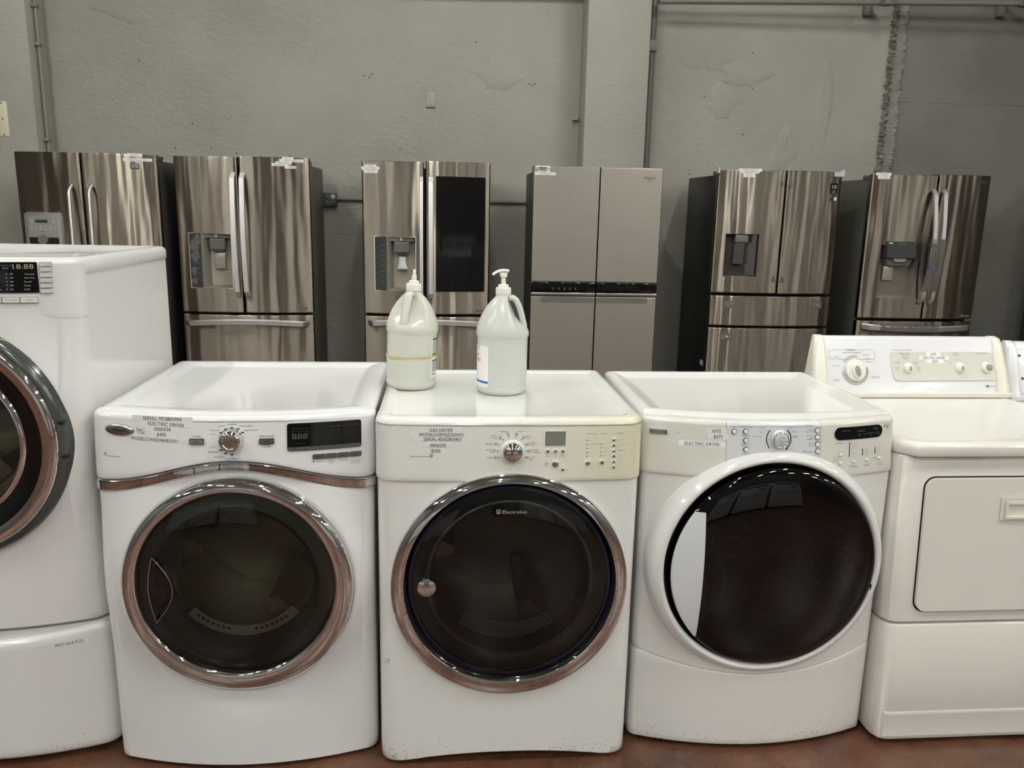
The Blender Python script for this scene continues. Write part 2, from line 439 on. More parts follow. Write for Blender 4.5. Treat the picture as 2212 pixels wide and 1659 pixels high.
def cabinet(b, parent, m, z0, z1, name='cabinet', ys=0.06, inset=0.0006):
    """side and back sheet metal, open at the front where the front panels close it"""
    xm = b.hw-b.rc; ys = b.fx(xm)+2*b.bow*xm/b.hw**2*b.rc+b.rc+0.001
    mb = MB(); w = b.hw-inset; t = 0.012
    out = [(-w, ys), (-w, b.d-0.015), (-w+0.015, b.d), (w-0.015, b.d), (w, b.d-0.015), (w, ys)]
    inn = [(-w+t, ys), (-w+t, b.d-t), (w-t, b.d-t), (w-t, ys)]
    poly = out+inn[::-1]
    mb.loft([[(x, y, z) for x, y in poly] for z in (z0, z0+0.004, z1)])
    mb.box(-w+t, w-t, ys, b.d-t, z0+0.02, z0+0.03)
    return mb.build(name, m, parent)
def polar_front(b, parent, m, z0, z1, hx, hz, hr, name='front_panel', zlo=None, zhi=None, pad=None, dw=0.05, ys=0.10, y_off=0.0):
    """front sheet with a round door opening, wrapped round both front corners"""
    mb = MB(); xm = b.hw-b.rc
    zl = zlo or (lambda x: z0); zh = zhi or (lambda x: z1)
    def E(x, z):                                         # sheet settles onto a flat pad round the door ring
        if pad is None: return 0.0
        d = math.hypot(x-hx, z-hz)
        return (pad-b.fx(min(abs(x), xm)))*math.exp(-(max(0, d-hr-0.02)/dw)**1.5)
    def Y(x, z): return b.fx(x)+y_off+b.lean*max(0.0, z-b.zl)+E(x, z)
    def boundary(a):
        dx, dz = math.cos(a), math.sin(a); lo, hi = hr*0.9, 2.0
        for _ in range(40):
            t = (lo+hi)/2; x, z = hx+dx*t, hz+dz*t
            if abs(x) < xm and zl(x) < z < zh(x): lo = t
            else: hi = t
        return lo
    A = [2*PI*k/160 for k in range(160)]
    for sx in (-1, 1):
        for zz in (zl(sx*xm), zh(sx*xm)): A.append(math.atan2(zz-hz, sx*xm-hx) % (2*PI))
    A = sorted(set(A)); n = 14; rows = []
    T_ = [boundary(a) for a in A]
    rows.append([(hx+hr*math.cos(a), Y(hx+hr*math.cos(a), hz+hr*math.sin(a))+0.03, hz+hr*math.sin(a)) for a in A])
    for k in range(n+1):
        q = (k/n)**1.3
        rows.append([(hx+(hr+(t-hr)*q)*math.cos(a), Y(hx+(hr+(t-hr)*q)*math.cos(a), hz+(hr+(t-hr)*q)*math.sin(a)), hz+(hr+(t-hr)*q)*math.sin(a)) for a, t in zip(A, T_)])
    mb.grid(rows, True)
    fr = b.front(28, ys)
    zs = lambda x: [zl(x)+(zh(x)-zl(x))*i/40 for i in range(41)]
    for sgn in (-1, 1):
        C = [p for p in fr if p[0]*sgn >= xm-1e-6]; C0 = b.fx(xm)
        mb.grid([[(x, y+y_off+b.lean*max(0.0, z-b.zl)+E(xm*sgn, z)*max(0.0, 1-(y-C0)/0.09), z) for z in zs(xm*sgn)] for x, y, _, _ in C])
    # turned-in lower edge
    mb.grid([[(x-nx*e, y-ny*e+y_off, zl(max(-xm, min(xm, x)))+dz) for x, y, nx, ny in fr] for e, dz in ((0, 0), (0.003, -0.004), (0.012, -0.006), (0.05, -0.006))])
    o = mb.build(name, m, parent, 50)
    k = 2*b.bow*xm/b.hw**2; l = math.hypot(1, k); me = o.data; N_ = []
    me.update()
    for p in me.polygons:                                # same shading on both sides of the corner joint
        for vi in p.vertices:
            c = me.vertices[vi].co; n_ = Vector((0, 0, 0))
            if abs(abs(c.x)-xm) < 1e-5:
                q = Vector((k/l*(1 if c.x > 0 else -1), -1/l, 0))
                if p.normal.dot(q) > 0.95: n_ = q
                elif p.normal.dot(q) < -0.95: n_ = -q
            N_.append(n_)
    me.normals_split_custom_set(N_)
    return o
def wrap(b, parent, m, name, zlo, zhi, x0=None, x1=None, ys=0.10, out=0.004, roll=0.0, n=40, depth=0.012, lean=None, be=0.003):
    """panel wrapped on the bowed front between two curves; rounded edges; roll = radius of a rolled-back top"""
    mb = MB(); fr = b.front(n, ys); xm = b.hw-b.rc
    zl = zlo if callable(zlo) else (lambda x: zlo); zh = zhi if callable(zhi) else (lambda x: zhi)
    C = [p for p in fr if (x0 is None or p[0] > x0+1e-4) and (x1 is None or p[0] < x1-1e-4)]
    def at(x):
        k = 2*b.bow*x/b.hw**2; l = math.hypot(1, k); return (x, b.fx(x), k/l, -1/l)
    if x0 is not None: C = [at(x0)]+C
    if x1 is not None: C = C+[at(x1)]
    rows = [(0, 0.0, -depth), (0, 0.0, -be), (0, be*0.3, -be*0.3), (0, be, 0.0)]
    rows += [(t, 0, 0) for t in [i/12 for i in range(1, 12)]]
    if roll:
        rows += [(1, -roll, 0.0)]+[(1, -roll+roll*math.sin(a), -roll*(1-math.cos(a))) for a in (PI/2*k/6 for k in range(1, 7))]+[(1, -0.0005, -roll-0.010)]
    else:
        rows += [(1, -be, 0.0), (1, -be*0.3, -be*0.3), (1, 0.0, -be), (1, 0.0, -depth)]
    R = []
    for t, dz, e in rows:
        r = []
        for x, y, nx, ny in C:
            xc = max(-xm, min(xm, x)); z = zl(xc)+(zh(xc)-zl(xc))*t+dz
            le = b.lean*max(0.0, z-b.zl)
            r.append((x+nx*(out+e), y+ny*(out+e)+le, z))
        R.append(r)
    G = mb.grid(R)
    if x0 is not None or x1 is not None:            # close the cut ends
        for end, flag in ((0, x0), (-1, x1)):
            if flag is not None: mb.f([row[end] for row in G])
    return mb.build(name, m, parent, 50)
def top_panel(b, parent, m, z, steps, name='top_panel'):
    """lid: rings of the plan at growing insets; steps = (side, front, back inset, z)"""
    mb = MB(); mb.loft([b.ring(zz, es, ef, eb) for es, ef, eb, zz in steps], True, True)
    return mb.build(name, m, parent, 50)
def tub(parent, cx, cz, r, y0, depth, m='drum_grey', ribs=True):
    mb = MB()
    mb.lathe([(r+0.045, y0+0.02), (r-0.012, y0+0.02), (r-0.02, y0+0.03), (r-0.02, y0+0.075), (r+0.02, y0+0.085)]+[(r+0.021+0.005*(i % 2), y0+0.10+0.028*i) for i in range(int((depth-0.12)/0.028))]+[(r+0.022, y0+depth), (0.02, y0+depth+0.02)], cx, cz, 72)
    if ribs:
        for a in (0.9, 3.0, 5.1):
            c, s = math.cos(a), math.sin(a); rr = r+0.02
            p = [Vector((cx+c*rr, 0, cz+s*rr)), Vector((cx+c*(rr-0.09), 0, cz+s*(rr-0.09)))]
            t = Vector((-s, 0, c))*0.03
            rows = []
            for y in (y0+0.1, y0+depth-0.01):
                rows.append([(p[0]+t*1.4+Vector((0, y, 0)))[:], (p[1]+t*0.4+Vector((0, y, 0)))[:], (p[1]-t*0.4+Vector((0, y, 0)))[:], (p[0]-t*1.4+Vector((0, y, 0)))[:]])
            mb.loft(rows)
    return mb.build('drum', m, parent, 40)

# ================================================================ the hall
XL, XR, YF = -7.5, 8.5, -8.0
mb = MB(); mb.box(XL, XR, YF, WALL_Y+0.2, -0.12, 0.0); struct(mb, 'floor', 'stained_concrete')
mb = MB(); mb.box(XL, XR, YF, WALL_Y+0.2, CEIL_Z, CEIL_Z+0.12); struct(mb, 'ceiling', 'ceiling_grey')
mb = MB(); mb.box(XL, XR, WALL_Y, WALL_Y+0.2, 0, CEIL_Z)
wall_back = struct(mb, 'wall_back', 'wall_grey')
mb = MB()
for x, z in ((-1.92,2.06),(-2.06,1.88),(-1.79,1.88),(-1.42,1.83),(-1.20,1.84),(-0.62,2.45),(-0.56,2.46),(-0.58,2.44),(0.24,2.72),(0.66,2.43),(0.68,2.42),(0.70,2.43),(-2.28,2.50),(2.45,2.45),(2.02,2.62),(2.40,2.10),(2.06,2.38),(-1.6,1.85),(1.98,1.78),(2.43,2.72)):
    disc(mb, x, z, 0.0055, lambda x, z, o: (x, WALL_Y-0.0003-o, z), 0.0006, 8)
o = mb.build('nail_hole', 'black_matt', wall_back); o['kind'] = 'structure'
# scuffed plaster repairs (raised skim-coat patches)
mb = MB()
for cx, cz, w, h, s in ((2.0,2.72,0.26,0.16,3),(2.35,2.55,0.2,0.1,4),(0.42,2.52,0.18,0.12,5),(-2.35,2.86,0.2,0.1,6),(2.2,2.35,0.12,0.12,7),(3.05,2.3,0.06,0.4,8),(2.75,2.0,0.1,0.2,9)):
    rg = random.Random(s); n = 26; ph = [rg.uniform(0, 6) for _ in range(3)]
    R = []
    for q, d in ((1, 0.0), (0.93, 0.0025), (0.5, 0.003)):
        R.append([(cx+w*q*math.cos(2*PI*k/n)*(1+0.25*math.sin(3*2*PI*k/n+ph[0])+0.18*math.sin(5*2*PI*k/n+ph[1])), WALL_Y-d, cz+h*q*math.sin(2*PI*k/n)*(1+0.25*math.sin(2*2*PI*k/n+ph[2])+0.15*math.sin(7*2*PI*k/n+ph[0]))) for k in range(n)])
    mb.loft(R, False, True)
o = mb.build('plaster_patch', 'wall_grey', wall_back); o['kind'] = 'structure'
mb = MB(); mb.box(XL, XL+0.15, YF, WALL_Y, 0, CEIL_Z); struct(mb, 'wall_left', 'side_wall')
mb = MB(); mb.box(XR-0.15, XR, YF, WALL_Y, 0, CEIL_Z); struct(mb, 'wall_right', 'side_wall')
mb = MB(); mb.box(XL, XR, YF, YF+0.15, 0, CEIL_Z); struct(mb, 'wall_front', 'side_wall')
mb = MB(); mb.box(-3.06, 3.56, WALL_Y-0.004, WALL_Y, 1.255, 1.262); mb.box(3.67, XR-0.15, WALL_Y-0.004, WALL_Y, 1.268, 1.275)
struct(mb, 'trim_1', 'wall_grey')
# square pillars standing against the back wall
mb = MB(); mb.box(1.055, 1.535, 6.35, WALL_Y, 0, CEIL_Z, 0.012); struct(mb, 'pillar', 'pillar_grey')
mb = MB(); mb.box(-3.62, -2.935, 6.34, WALL_Y, 0, CEIL_Z, 0.012); struct(mb, 'pillar', 'pillar_grey')
# rough cast strip and the smoother infill panel beyond it
mb = MB(); rg = random.Random(12); rows = []
for i in range(421):
    z = CEIL_Z*i/420; a = 3.555+0.012*rg.uniform(-1, 1); b_ = 3.672+0.012*rg.uniform(-1, 1)
    rows.append([(a-0.012, WALL_Y, z), (a-0.004, WALL_Y-0.025-0.035*rg.random(), z), (a+0.018, WALL_Y-0.018-0.03*rg.random(), z), (a+0.032, WALL_Y-0.02, z), (b_-0.022, WALL_Y-0.02, z), (b_-0.008, WALL_Y-0.022-0.018*rg.random(), z), (b_+0.006, WALL_Y-0.006, z), (b_+0.01, WALL_Y, z)])
mb.grid(rows); struct(mb, 'trim_2', 'strip_grey')
mb = MB(); mb.box(3.67, XR-0.15, WALL_Y-0.008, WALL_Y, 0, 2.385); mb.box(3.67, XR-0.15, WALL_Y-0.005, WALL_Y, 2.390, CEIL_Z); struct(mb, 'trim_3', 'wall_dark')

# ceiling strip lamps: each fixture is a lamp of its own
def lamp(x, y):
    t = thing('ceiling_lamp', 'white tube lamp hanging from the ceiling over the aisle', 'ceiling light', (x, y, CEIL_Z-0.12), 'ceiling tube lamps')
    mb = MB(); mb.box(-0.075, 0.075, -0.62, 0.62, 0.0, 0.05, 0.01); mb.box(-0.012, 0.012, -0.5, -0.47, 0.05, 0.12); mb.box(-0.012, 0.012, 0.47, 0.5, 0.05, 0.12)
    mb.build('housing', 'fixture_white', t)
    mb = MB()
    for dx in (-0.038, 0.038): mb.tube([(dx, -0.6, -0.018), (dx, 0.6, -0.018)], 0.016, 10)
    mb.build('tube_lamp', 'tube', t)
    return t
lamp0 = None
for y in LAMP_ROWS:
    for x in LAMP_COLS:
        if y == LAMP_ROWS[-1] and not -3 < x < 4: continue
        if lamp0 is None: lamp0 = lamp(x, y); continue
        c = lamp0.copy(); COL.objects.link(c); c.location = (x, y, CEIL_Z-0.12)
        for ch in lamp0.children:
            d = ch.copy(); COL.objects.link(d); d.parent = c

# fittings on the back wall
def wmap(y): return lambda x, z, o: (x, y-o, z)
t = thing('outlet_box', 'grey four-socket electrical box on the wall between two steel refrigerators', 'outlet', (-0.895, WALL_Y, 1.515))
mb = MB(); mb.box(-0.052, 0.052, -0.05, 0, -0.052, 0.052, 0.004); mb.build('box', 'outlet_dark', t)
for i, (dx, dz) in enumerate(((-0.024, 0.024), (0.024, 0.024), (-0.024, -0.024), (0.024, -0.024))):
    mb = MB(); mb.lathe_cap([(0.017, 0), (0.017, -0.003), (0.015, -0.004)], dx, dz, 20, -0.05)
    s = mb.build('socket', 'plate_cream' if i == 1 else 'hinge_grey', t)
    if i == 1: lab(s, 'cream coloured socket')
    mb = MB()
    for ddx in (-0.006, 0.006): mb.box(dx+ddx-0.0015, dx+ddx+0.0015, -0.0555, -0.0535, dz-0.002, dz+0.007)
    mb.lathe_cap([(0.003, 0), (0.003, -0.0015)], dx, dz-0.008, 10, -0.054)
    mb.build('slot', 'black_matt', s)
mb = MB(); mb.tube([(-0.845, WALL_Y-0.02, 1.522), (1.05, WALL_Y-0.02, 1.530)], 0.013)
tag(mb.build('conduit', 'pipe_grey'), 'grey horizontal conduit running from the socket box behind the refrigerators', 'conduit')
mb = MB(); mb.tube([(-0.945, WALL_Y-0.02, 1.520), (-2.9, WALL_Y-0.02, 1.515)], 0.013)
tag(mb.build('conduit', 'pipe_grey'), 'grey horizontal conduit behind the two dispenser refrigerators beside the corner pillar', 'conduit')
t = thing('blank_plate', 'grey painted blank cover plate high on the middle of the wall', 'cover plate', (-0.109, WALL_Y, 2.289))
mb = MB(); mb.box(-0.034, 0.034, -0.006, 0, -0.055, 0.057, 0.003); mb.build('plate', 'pillar_grey', t)
mb = MB(); mb.box(-0.036, 0.036, -0.008, 0, -0.06, -0.055); mb.lathe_cap([(0.004, 0), (0.003, -0.003)], 0, -0.042, 10, -0.0055); mb.build('screw', 'black_matt', t)  # one screw plus a thin black strip along the plate's lower edge
t = thing('wall_plate', 'cream screwed plate on the grey corner pillar', 'cover plate', (-3.17, 6.34, 2.03))
mb = MB(); mb.box(-0.045, 0.045, -0.005, 0, -0.12, 0.12, 0.004); mb.build('plate', 'plate_cream', t)
for dz in (-0.108, 0.0, 0.108):
    mb = MB(); mb.lathe_cap([(0.006, 0), (0.005, -0.003)], 0.01, dz, 10, -0.005); mb.build('screw', 'screw', t)
t = thing('junction_box', 'tiny grey box with two wire stubs beside the middle pillar', 'junction box', (1.03, WALL_Y, 2.18))
mb = MB(); mb.box(-0.03, 0.02, -0.03, 0, -0.012, 0.012, 0.002); mb.build('box', 'pillar_grey', t)
mb = MB()
for dx in (-0.02, -0.004): mb.tube([(dx, -0.012, -0.012), (dx, -0.012, -0.06)], 0.002, 6)
mb.build('wire', 'pipe_dark', t)
t = thing('wall_pipe', 'shaded vertical pipe clamped along the edge of the middle pillar', 'pipe', (1.60, WALL_Y-0.05, 0))
mb = MB(); mb.tube([(0, 0, 0.05), (0, 0, CEIL_Z-0.01)], 0.03, 16, Vector((1, 0, 0))); mb.build('pipe', 'pipe_dark', t)  # shade beside the pillar is put into this darker grey
mb = MB(); mb.box(-0.075, 0.035, -0.05, 0.045, 2.69, 2.77, 0.006); mb.tube([(-0.06, -0.03, 2.69), (-0.06, -0.03, 2.62)], 0.008, 8, Vector((1, 0, 0))); mb.build('clamp', 'pipe_grey', t)
t = thing('corner_pipe', 'thin grey conduit running down the side of the corner pillar', 'pipe', (-2.915, 6.45, 0))
mb = MB(); mb.tube([(0, 0, 0.05), (0, 0, CEIL_Z-0.01)], 0.014, 12, Vector((1, 0, 0))); mb.build('pipe', 'pipe_grey', t)
for z in (2.82, 2.56, 1.9):
    mb = MB(); mb.box(-0.02, 0.018, -0.03, 0.03, z-0.012, z+0.012, 0.003); mb.build('clamp', 'pipe_grey', t)
# sloping pipe on brackets along the top of the wall
t = thing('ceiling_pipe', 'grey pipe carried on brackets along the top of the wall', 'pipe', (2.9, 6.3, 3.02))
mb = MB(); mb.tube([(-1.3, 0.10, 0.0), (1.9, 0.0, 0.085), (4.6, -0.08, 0.15)], 0.022, 14, Vector((0, 0, 1))); mb.build('pipe', 'pipe_grey', t)
mb = MB(); mb.tube([(-4.4, 0.24, 0.02), (-1.32, 0.24, 0.09), (4.6, 0.2, 0.30)], 0.03, 14, Vector((0, 0, 1))); mb.build('pipe', 'pipe_grey', t)
for x in (0.42, 1.52):
    mb = MB(); z = 0.05+0.03*x
    mb.box(x-0.03, x+0.03, 0.27, WALL_Y-6.3, z-0.06, z+0.22, 0.004); mb.box(x-0.02, x+0.02, -0.02, 0.30, z+0.03, z+0.06, 0.004); mb.box(x-0.035, x+0.035, -0.035, 0.035, z-0.05, z+0.04, 0.006)
    mb.build('bracket', 'pipe_dark', t)

# ================================================================ dryer with the chrome wave trim
def dryer_wave():
    t = thing('dryer', 'white front-load dryer with chrome wave trim and chrome porthole, price label $490', 'dryer', (-0.522, 1.93, 0))
    b = Body(0.686, 0.745, 0.062, 0.03, 0.10, 0.82)
    cabinet(b, t, 'white_cool', 0.012, 0.95)
    wave = lambda x: 0.793+0.060*(0.5+0.5*math.cos(PI*max(-0.34, min(0.34, x-0.008))/0.34))
    zb = lambda x: wave(x)-(0.019+0.011*min(1, abs(x)/0.34))
    polar_front(b, t, 'white_cool', 0.014, 0.94, 0.008, 0.528, 0.272, zhi=lambda x: zb(x)+0.006, pad=0.012, dw=0.045)
    wrap(b, t, 'white_cool', 'control_panel', lambda x: wave(x)+0.002, 0.964, roll=0.014)
    wrap(b, t, 'chrome', 'trim_strip', zb, wave, out=0.006, be=0.006, ys=0.05)
    top_panel(b, t, 'white_cool', 0.965, [(0.001, 0.022, 0.0, 0.94), (0.0, 0.022, 0.0, 0.952), (0.004, 0.026, 0.004, 0.961), (0.014, 0.036, 0.012, 0.9655), (0.030, 0.065, 0.03, 0.966), (0.055, 0.10, 0.048, 0.962), (0.066, 0.115, 0.056, 0.956), (0.075, 0.125, 0.064, 0.9545)])
    # door
    c0, r0, c1, r1 = (0.008, 0.523), 0.292, (0.005, 0.536), 0.243
    mb = MB(); rows = []
    for q, y in ((0.0, 0.06), (0.0, 0.022), (0.03, 0.010), (0.10, -0.002), (0.22, -0.012), (0.4, -0.018), (0.7, -0.020), (0.92, -0.019), (1.0, -0.014), (1.0, 0.0)):
        cx, cz, r = c0[0]+(c1[0]-c0[0])*q, c0[1]+(c1[1]-c0[1])*q, r0+(r1-r0)*q
        rows.append([(cx+r*math.cos(2*PI*k/120), y, cz+r*math.sin(2*PI*k/120)) for k in range(120)])
    mb.grid(rows, True); door = mb.build('door', 'chrome', t, 60)
    mb = MB(); mb.lathe([(0.298, 0.075), (0.298, 0.02), (0.2925, 0.015), (0.291, 0.03)], c0[0], c0[1], 96); lab(mb.build('gasket', 'chrome_blue', door), 'blue-grey outer rim')
    mb = MB(); mb.lathe([(0.242, -0.013), (0.22, -0.019), (0.16, -0.026), (0.08, -0.030), (0.0005, -0.031)], c1[0], c1[1], 96); mb.build('door_glass', 'glass_smoke', door)
    mb = MB(); mb.lathe([(0.242, 0.0), (0.205, -0.010), (0.190, 0.004), (0.182, 0.06), (0.186, 0.075)], c1[0], c1[1], 96); lab(mb.build('inner_bezel', 'bezel_grey', door), 'dark grey ring behind the glass')
    tub(t, c1[0], c1[1], 0.20, 0.06, 0.40)
    # lint duct with slots behind the lower edge of the window
    mb = MB(); pm = lambda x, z, o: (x, 0.052-o, z); arc(mb, c1[0], c1[1]+0.02, 0.165, 0.192, 222, 318, pm, 0.004, 40); du = mb.build('lint_duct', 'dial_grey', door)
    mb = MB()
    for i in list(range(7))+list(range(11, 18)):
        a = math.radians(229+4.6*i); disc(mb, c1[0]+0.176*math.cos(a), c1[1]+0.02+0.176*math.sin(a), 0.0042, lambda x, z, o: pm(x, z, 0.004+o), 0.0006, 10)
    mb.build('vent_slot', 'black_matt', du)
    # crescent grip
    mb = MB(); n = 24; A = []; B = []
    for k in range(n+1):
        s = k/n; z = 0.444+0.175*s; w = math.sin(PI*s)
        A.append((-0.190-0.014*w, z)); B.append((-0.190+0.044*w, z))
    y = lambda x: -0.022-0.0008
    mb.grid([[(a[0], -0.021, a[1]) for a in A], [(a[0]+0.003, -0.0255, a[1]) for a in A], [((a[0]+c[0])/2, -0.0215, a[1]) for a, c in zip(A, B)], [(c[0]-0.003, -0.0285, c[1]) for c in B], [(c[0], -0.024, c[1]) for c in B]])
    h = mb.build('door_handle', 'black_gloss', door)
    mb = MB(); mb.tube([(a[0], -0.0255, a[1]) for a in A], 0.0016, 8); mb.tube([(c[0], -0.028, c[1]) for c in B], 0.0016, 8); mb.build('handle_rim', 'chrome_soft', h)
    # controls
    b.out = 0.004; mp = b.mp
    mb = MB()
    R = []
    for q, d in ((1.0, 0.0), (1.0, 0.002), (0.9, 0.004), (0.6, 0.0055)):
        R.append([mp(-0.268+0.038*q*math.cos(2*PI*k/48), 0.924+0.0145*q*math.sin(2*PI*k/48), d) for k in range(48)])
    mb.loft(R, False, True); bd = mb.build('badge', 'nickel', t, 60)
    mb = MB(); T(mb, 'Whirlpool', (-0.268, 0.924), 0.0065, mp, 0.036, off=0.0062, slant=0.1)
    arc(mb, -0.268, 0.921, 0.0185, 0.0192, 60, 130, lambda x, z, o: mp(x, 0.921+(z-0.921)*0.5, 0.0058+o)); mb.build('lettering', 'print_black', bd)
    for s, p, cap, w, tw in (('SERIAL: M13803904', (-0.1582, 0.9565), 0.0086, 0.096, 0.150), ('ELECTRIC DRYER', (-0.1484, 0.9432), 0.0086, 0.089, 0.135), ('0005924', (-0.1581, 0.9311), 0.0086, 0.040, 0.085), ('$490', (-0.1606, 0.9178), 0.0086, 0.0225, 0.062), ('MODELO:WED94HEXW1', (-0.1792, 0.9045), 0.0086, 0.116, 0.165)):
        sticker(t, s, p, cap, w, mp, tw, 0.0125, rot=-0.03 if 'MODELO' in s or 'ELEC' in s else 0)
    mb = MB(); P = lambda s, p, c=0.0032, w=None, **k: T(mb, s, p, c, mp, w, **k)
    P('POWER', (-0.0745, 0.9160), 0.0036, 0.020); P('START/PAUSE', (0.0913, 0.9159), 0.0036, 0.036)
    P('CASUAL', (-0.0155, 0.9425), 0.003, 0.018); P('NORMAL', (0.0112, 0.9464), 0.0034, 0.021); P('BULKY ITEMS', (0.0426, 0.9422), 0.003, 0.031)
    P('DELICATE', (-0.0304, 0.9320), 0.003, 0.022); P('HEAVY DUTY', (0.0555, 0.9315), 0.003, 0.031)
    P('TIMED DRY', (-0.0358, 0.8784), 0.003, 0.026); P('QUICK DRY', (-0.0221, 0.8666), 0.003, 0.026)
    P('Resource Saver', (-0.2896, 0.8568), 0.0032, 0.038, slant=0.15)
    for dx, dz in ((-0.0056, 0.9343), (0.0097, 0.9379), (0.0241, 0.9349), (0.0346, 0.9262), (-0.0169, 0.9258), (-0.0181, 0.8835), (-0.0072, 0.8752), (0.0080, 0.8719)):
        plate(mb, dx-0.0034, dx+0.0034, dz-0.0016, dz+0.0016, mp, 0.0006, 0.0012, 2)
    lx, lz = (-0.3086, 0.8618)
    R = [[mp(lx-0.0045+0.009*u+0.0008*math.sin(PI*u)*s_, lz-0.004+0.008*u+0.0028*math.sin(PI*u)*s_*(1-0.4*u), 0.0006) for u in [i/8 for i in range(9)]] for s_ in (-1, 1)]
    mb.grid(R)
    P('Control Lock', (0.2999, 0.8437), 0.0022, 0.023); P('press and hold', (0.2998, 0.8396), 0.0022, 0.023); P('for 3 seconds', (0.2998, 0.8358), 0.0022, 0.021)
    P('Drum Light', (0.2716, 0.8461), 0.0024, 0.021); P('Wrinkle', (0.2425, 0.8466), 0.0024, 0.014); P('Shield', (0.2424, 0.8415), 0.0024, 0.012); P('EcoBoost', (0.2157, 0.8467), 0.0024, 0.017)
    P('Press and', (0.0905, 0.8937), 0.002, 0.014); P('Hold to START', (0.0904, 0.8898), 0.002, 0.02)
    mb.build('printed_text', 'print_black', t)
    mb = MB(); T(mb, 'Duet', (-0.2160, 0.9281), 0.0078, mp, 0.0152); T(mb, 'steam', (-0.2068, 0.9184), 0.0024, mp, 0.009)
    dx, dz = (-0.2128, 0.9210)
    for k in range(3): mb.grid([[mp(dx-0.008+0.017*u, dz-0.003*k+0.003+0.0012*math.sin(u*6+k), o) for u in [i/10 for i in range(11)]] for o in (0, 0.0005)]); 
    for k in range(3): mb.grid([[mp(dx-0.008+0.017*u, dz-0.003*k+0.003+e+0.0012*math.sin(u*6+k), 0.0005) for u in [i/10 for i in range(11)]] for e in (0, 0.0007)])
    mb.build('printed_text', 'print_grey', t)
    mb = MB(); T(mb, 'QUICK REFRESH', (0.0071, 0.8616), 0.0032, mp, 0.032); T(mb, 'Steam Cycle', (0.0070, 0.8573), 0.002, mp, 0.018)
    x, z = (0.0072, 0.8653); plate(mb, x-0.006, x+0.006, z-0.0003, z+0.0003, mp, 0.0005, 0, 2); mb.build('printed_text', 'print_blue', t)
    mb = MB(); T(mb, 'Steam Refresh', (-0.0345, 0.9224), 0.0022, mp, 0.017); T(mb, 'Normal Cycle', (-0.0354, 0.8913), 0.0022, mp, 0.014)
    x, z = (0.1996, 0.8472); mb.lathe_cap([(0.0026, 0), (0.002, -0.0006)], x, z, 10, mp(x, z, 0)[1]); 
    cx, cz = (0.0076, 0.9074)
    arc(mb, cx, cz, 0.0300, 0.0306, 55, 170, mp); mb.build('printed_text', 'print_green', t)
    mb = MB(); y = mp(cx, cz, 0)[1]
    mb.lathe_cap([(0.0285, 0), (0.0275, -0.006), (0.0262, -0.017), (0.024, -0.022), (0.018, -0.0245), (0.0155, -0.0235), (0.0145, -0.0215)], cx, cz, 64, y)
    k = mb.build('control_knob', 'chrome', t, 45)
    mb = MB(); mb.box(cx-0.0012, cx+0.0012, y-0.0245, y-0.0215, cz-0.014, cz+0.014, 0.0005); mb.build('knob_grip', 'nickel', k)
    for nm, p in (('power_button', (-0.0749, 0.9042)), ('start_button', (0.0910, 0.9040))):
        mb = MB(); x, z = p; plate(mb, x-0.0178, x+0.0178, z-0.0072, z+0.0072, mp, 0.004, 0.003, 8); o = mb.build(nm, 'button_grey', t)
        mb = MB(); plate(mb, x-0.0155, x+0.0155, z-0.0052, z+0.0052, mp, 0.0012, 0.002, 8, off=0.004); mb.build('button_face', 'nickel', o)
        mb = MB(); plate(mb, x-0.006, x+0.006, z-0.0007, z+0.0007, mp, 0.0004, 0, 3, off=0.0054); mb.build('lettering', 'print_black', o)
    (x0, z1), (_q, z0), (x1, _q) = (0.1392, 0.9456), (0.1389, 0.8772), (0.3146, 0.9055)
    mpd = mp
    mb = MB(); plate(mb, x0, x1, z0, z1, mpd, 0.003, 0.006, 20); d = mb.build('display', 'black_gloss', t)
    mb = MB(); plate(mb, x0+0.001, x1-0.001, z0+0.001, z0+0.0095, mpd, 0.0012, 0.002, 20, off=0.003); st = mb.build('button_strip', 'button_strip', d)
    mb = MB(); Pd = lambda s, fx, fz, c, w=None: T(mb, s, (x0+(x1-x0)*fx, z0+(z1-z0)*fz), c, mpd, w, off=0.0036)
    Pd('888', 0.17, 0.54, 0.013, 0.036)
    for i, (s, fx) in enumerate((('Damp', .61), ('Cool', .69), ('Wrinkle', .77), ('Eco', .86), ('Control', .93))): Pd(s, fx, 0.83, 0.002, 0.009)
    for j in range(3):
        for fx in (0.38, 0.57, 0.72, 0.87): Pd(('High', 'Medium', 'Low', 'More')[(j+int(fx*10)) % 4], fx, 0.58-0.11*j, 0.0016)
    rframe(mb, x0+0.012, x0+0.048, z0+0.030, z0+0.055, 0.003, 0.0005, lambda x, z, o: mpd(x, z, o+0.003)); Pd('Estimated Time Remaining', 0.17, 0.71, 0.0016, 0.04)
    Pd('Timed Cycle Minutes', 0.17, 0.27, 0.0016, 0.03)
    mb.build('lettering', 'segment_dim', d)
    mb = MB()
    for i in range(1, 6): xx = x0+(x1-x0)*i/6; plate(mb, xx-0.0004, xx+0.0004, z0+0.001, z0+0.0095, mpd, 0.0004, 0, 2, off=0.0043)
    for i, s in enumerate(('\u25bd', '\u25b3')): pass
    for i, s in enumerate((1, -1)):
        xx = x0+(x1-x0)*(i+0.55)/6; zz = z0+0.0052; q = [(-0.0045, 0.0025*s), (0.0045, 0.0025*s), (0, -0.0025*s)]; q2 = [(a*0.55, c*0.55) for a, c in q]
        mb.grid([[mpd(xx+a, zz+c, 0.0047) for a, c in q], [mpd(xx+a, zz+c, 0.0047) for a, c in q2]], True)
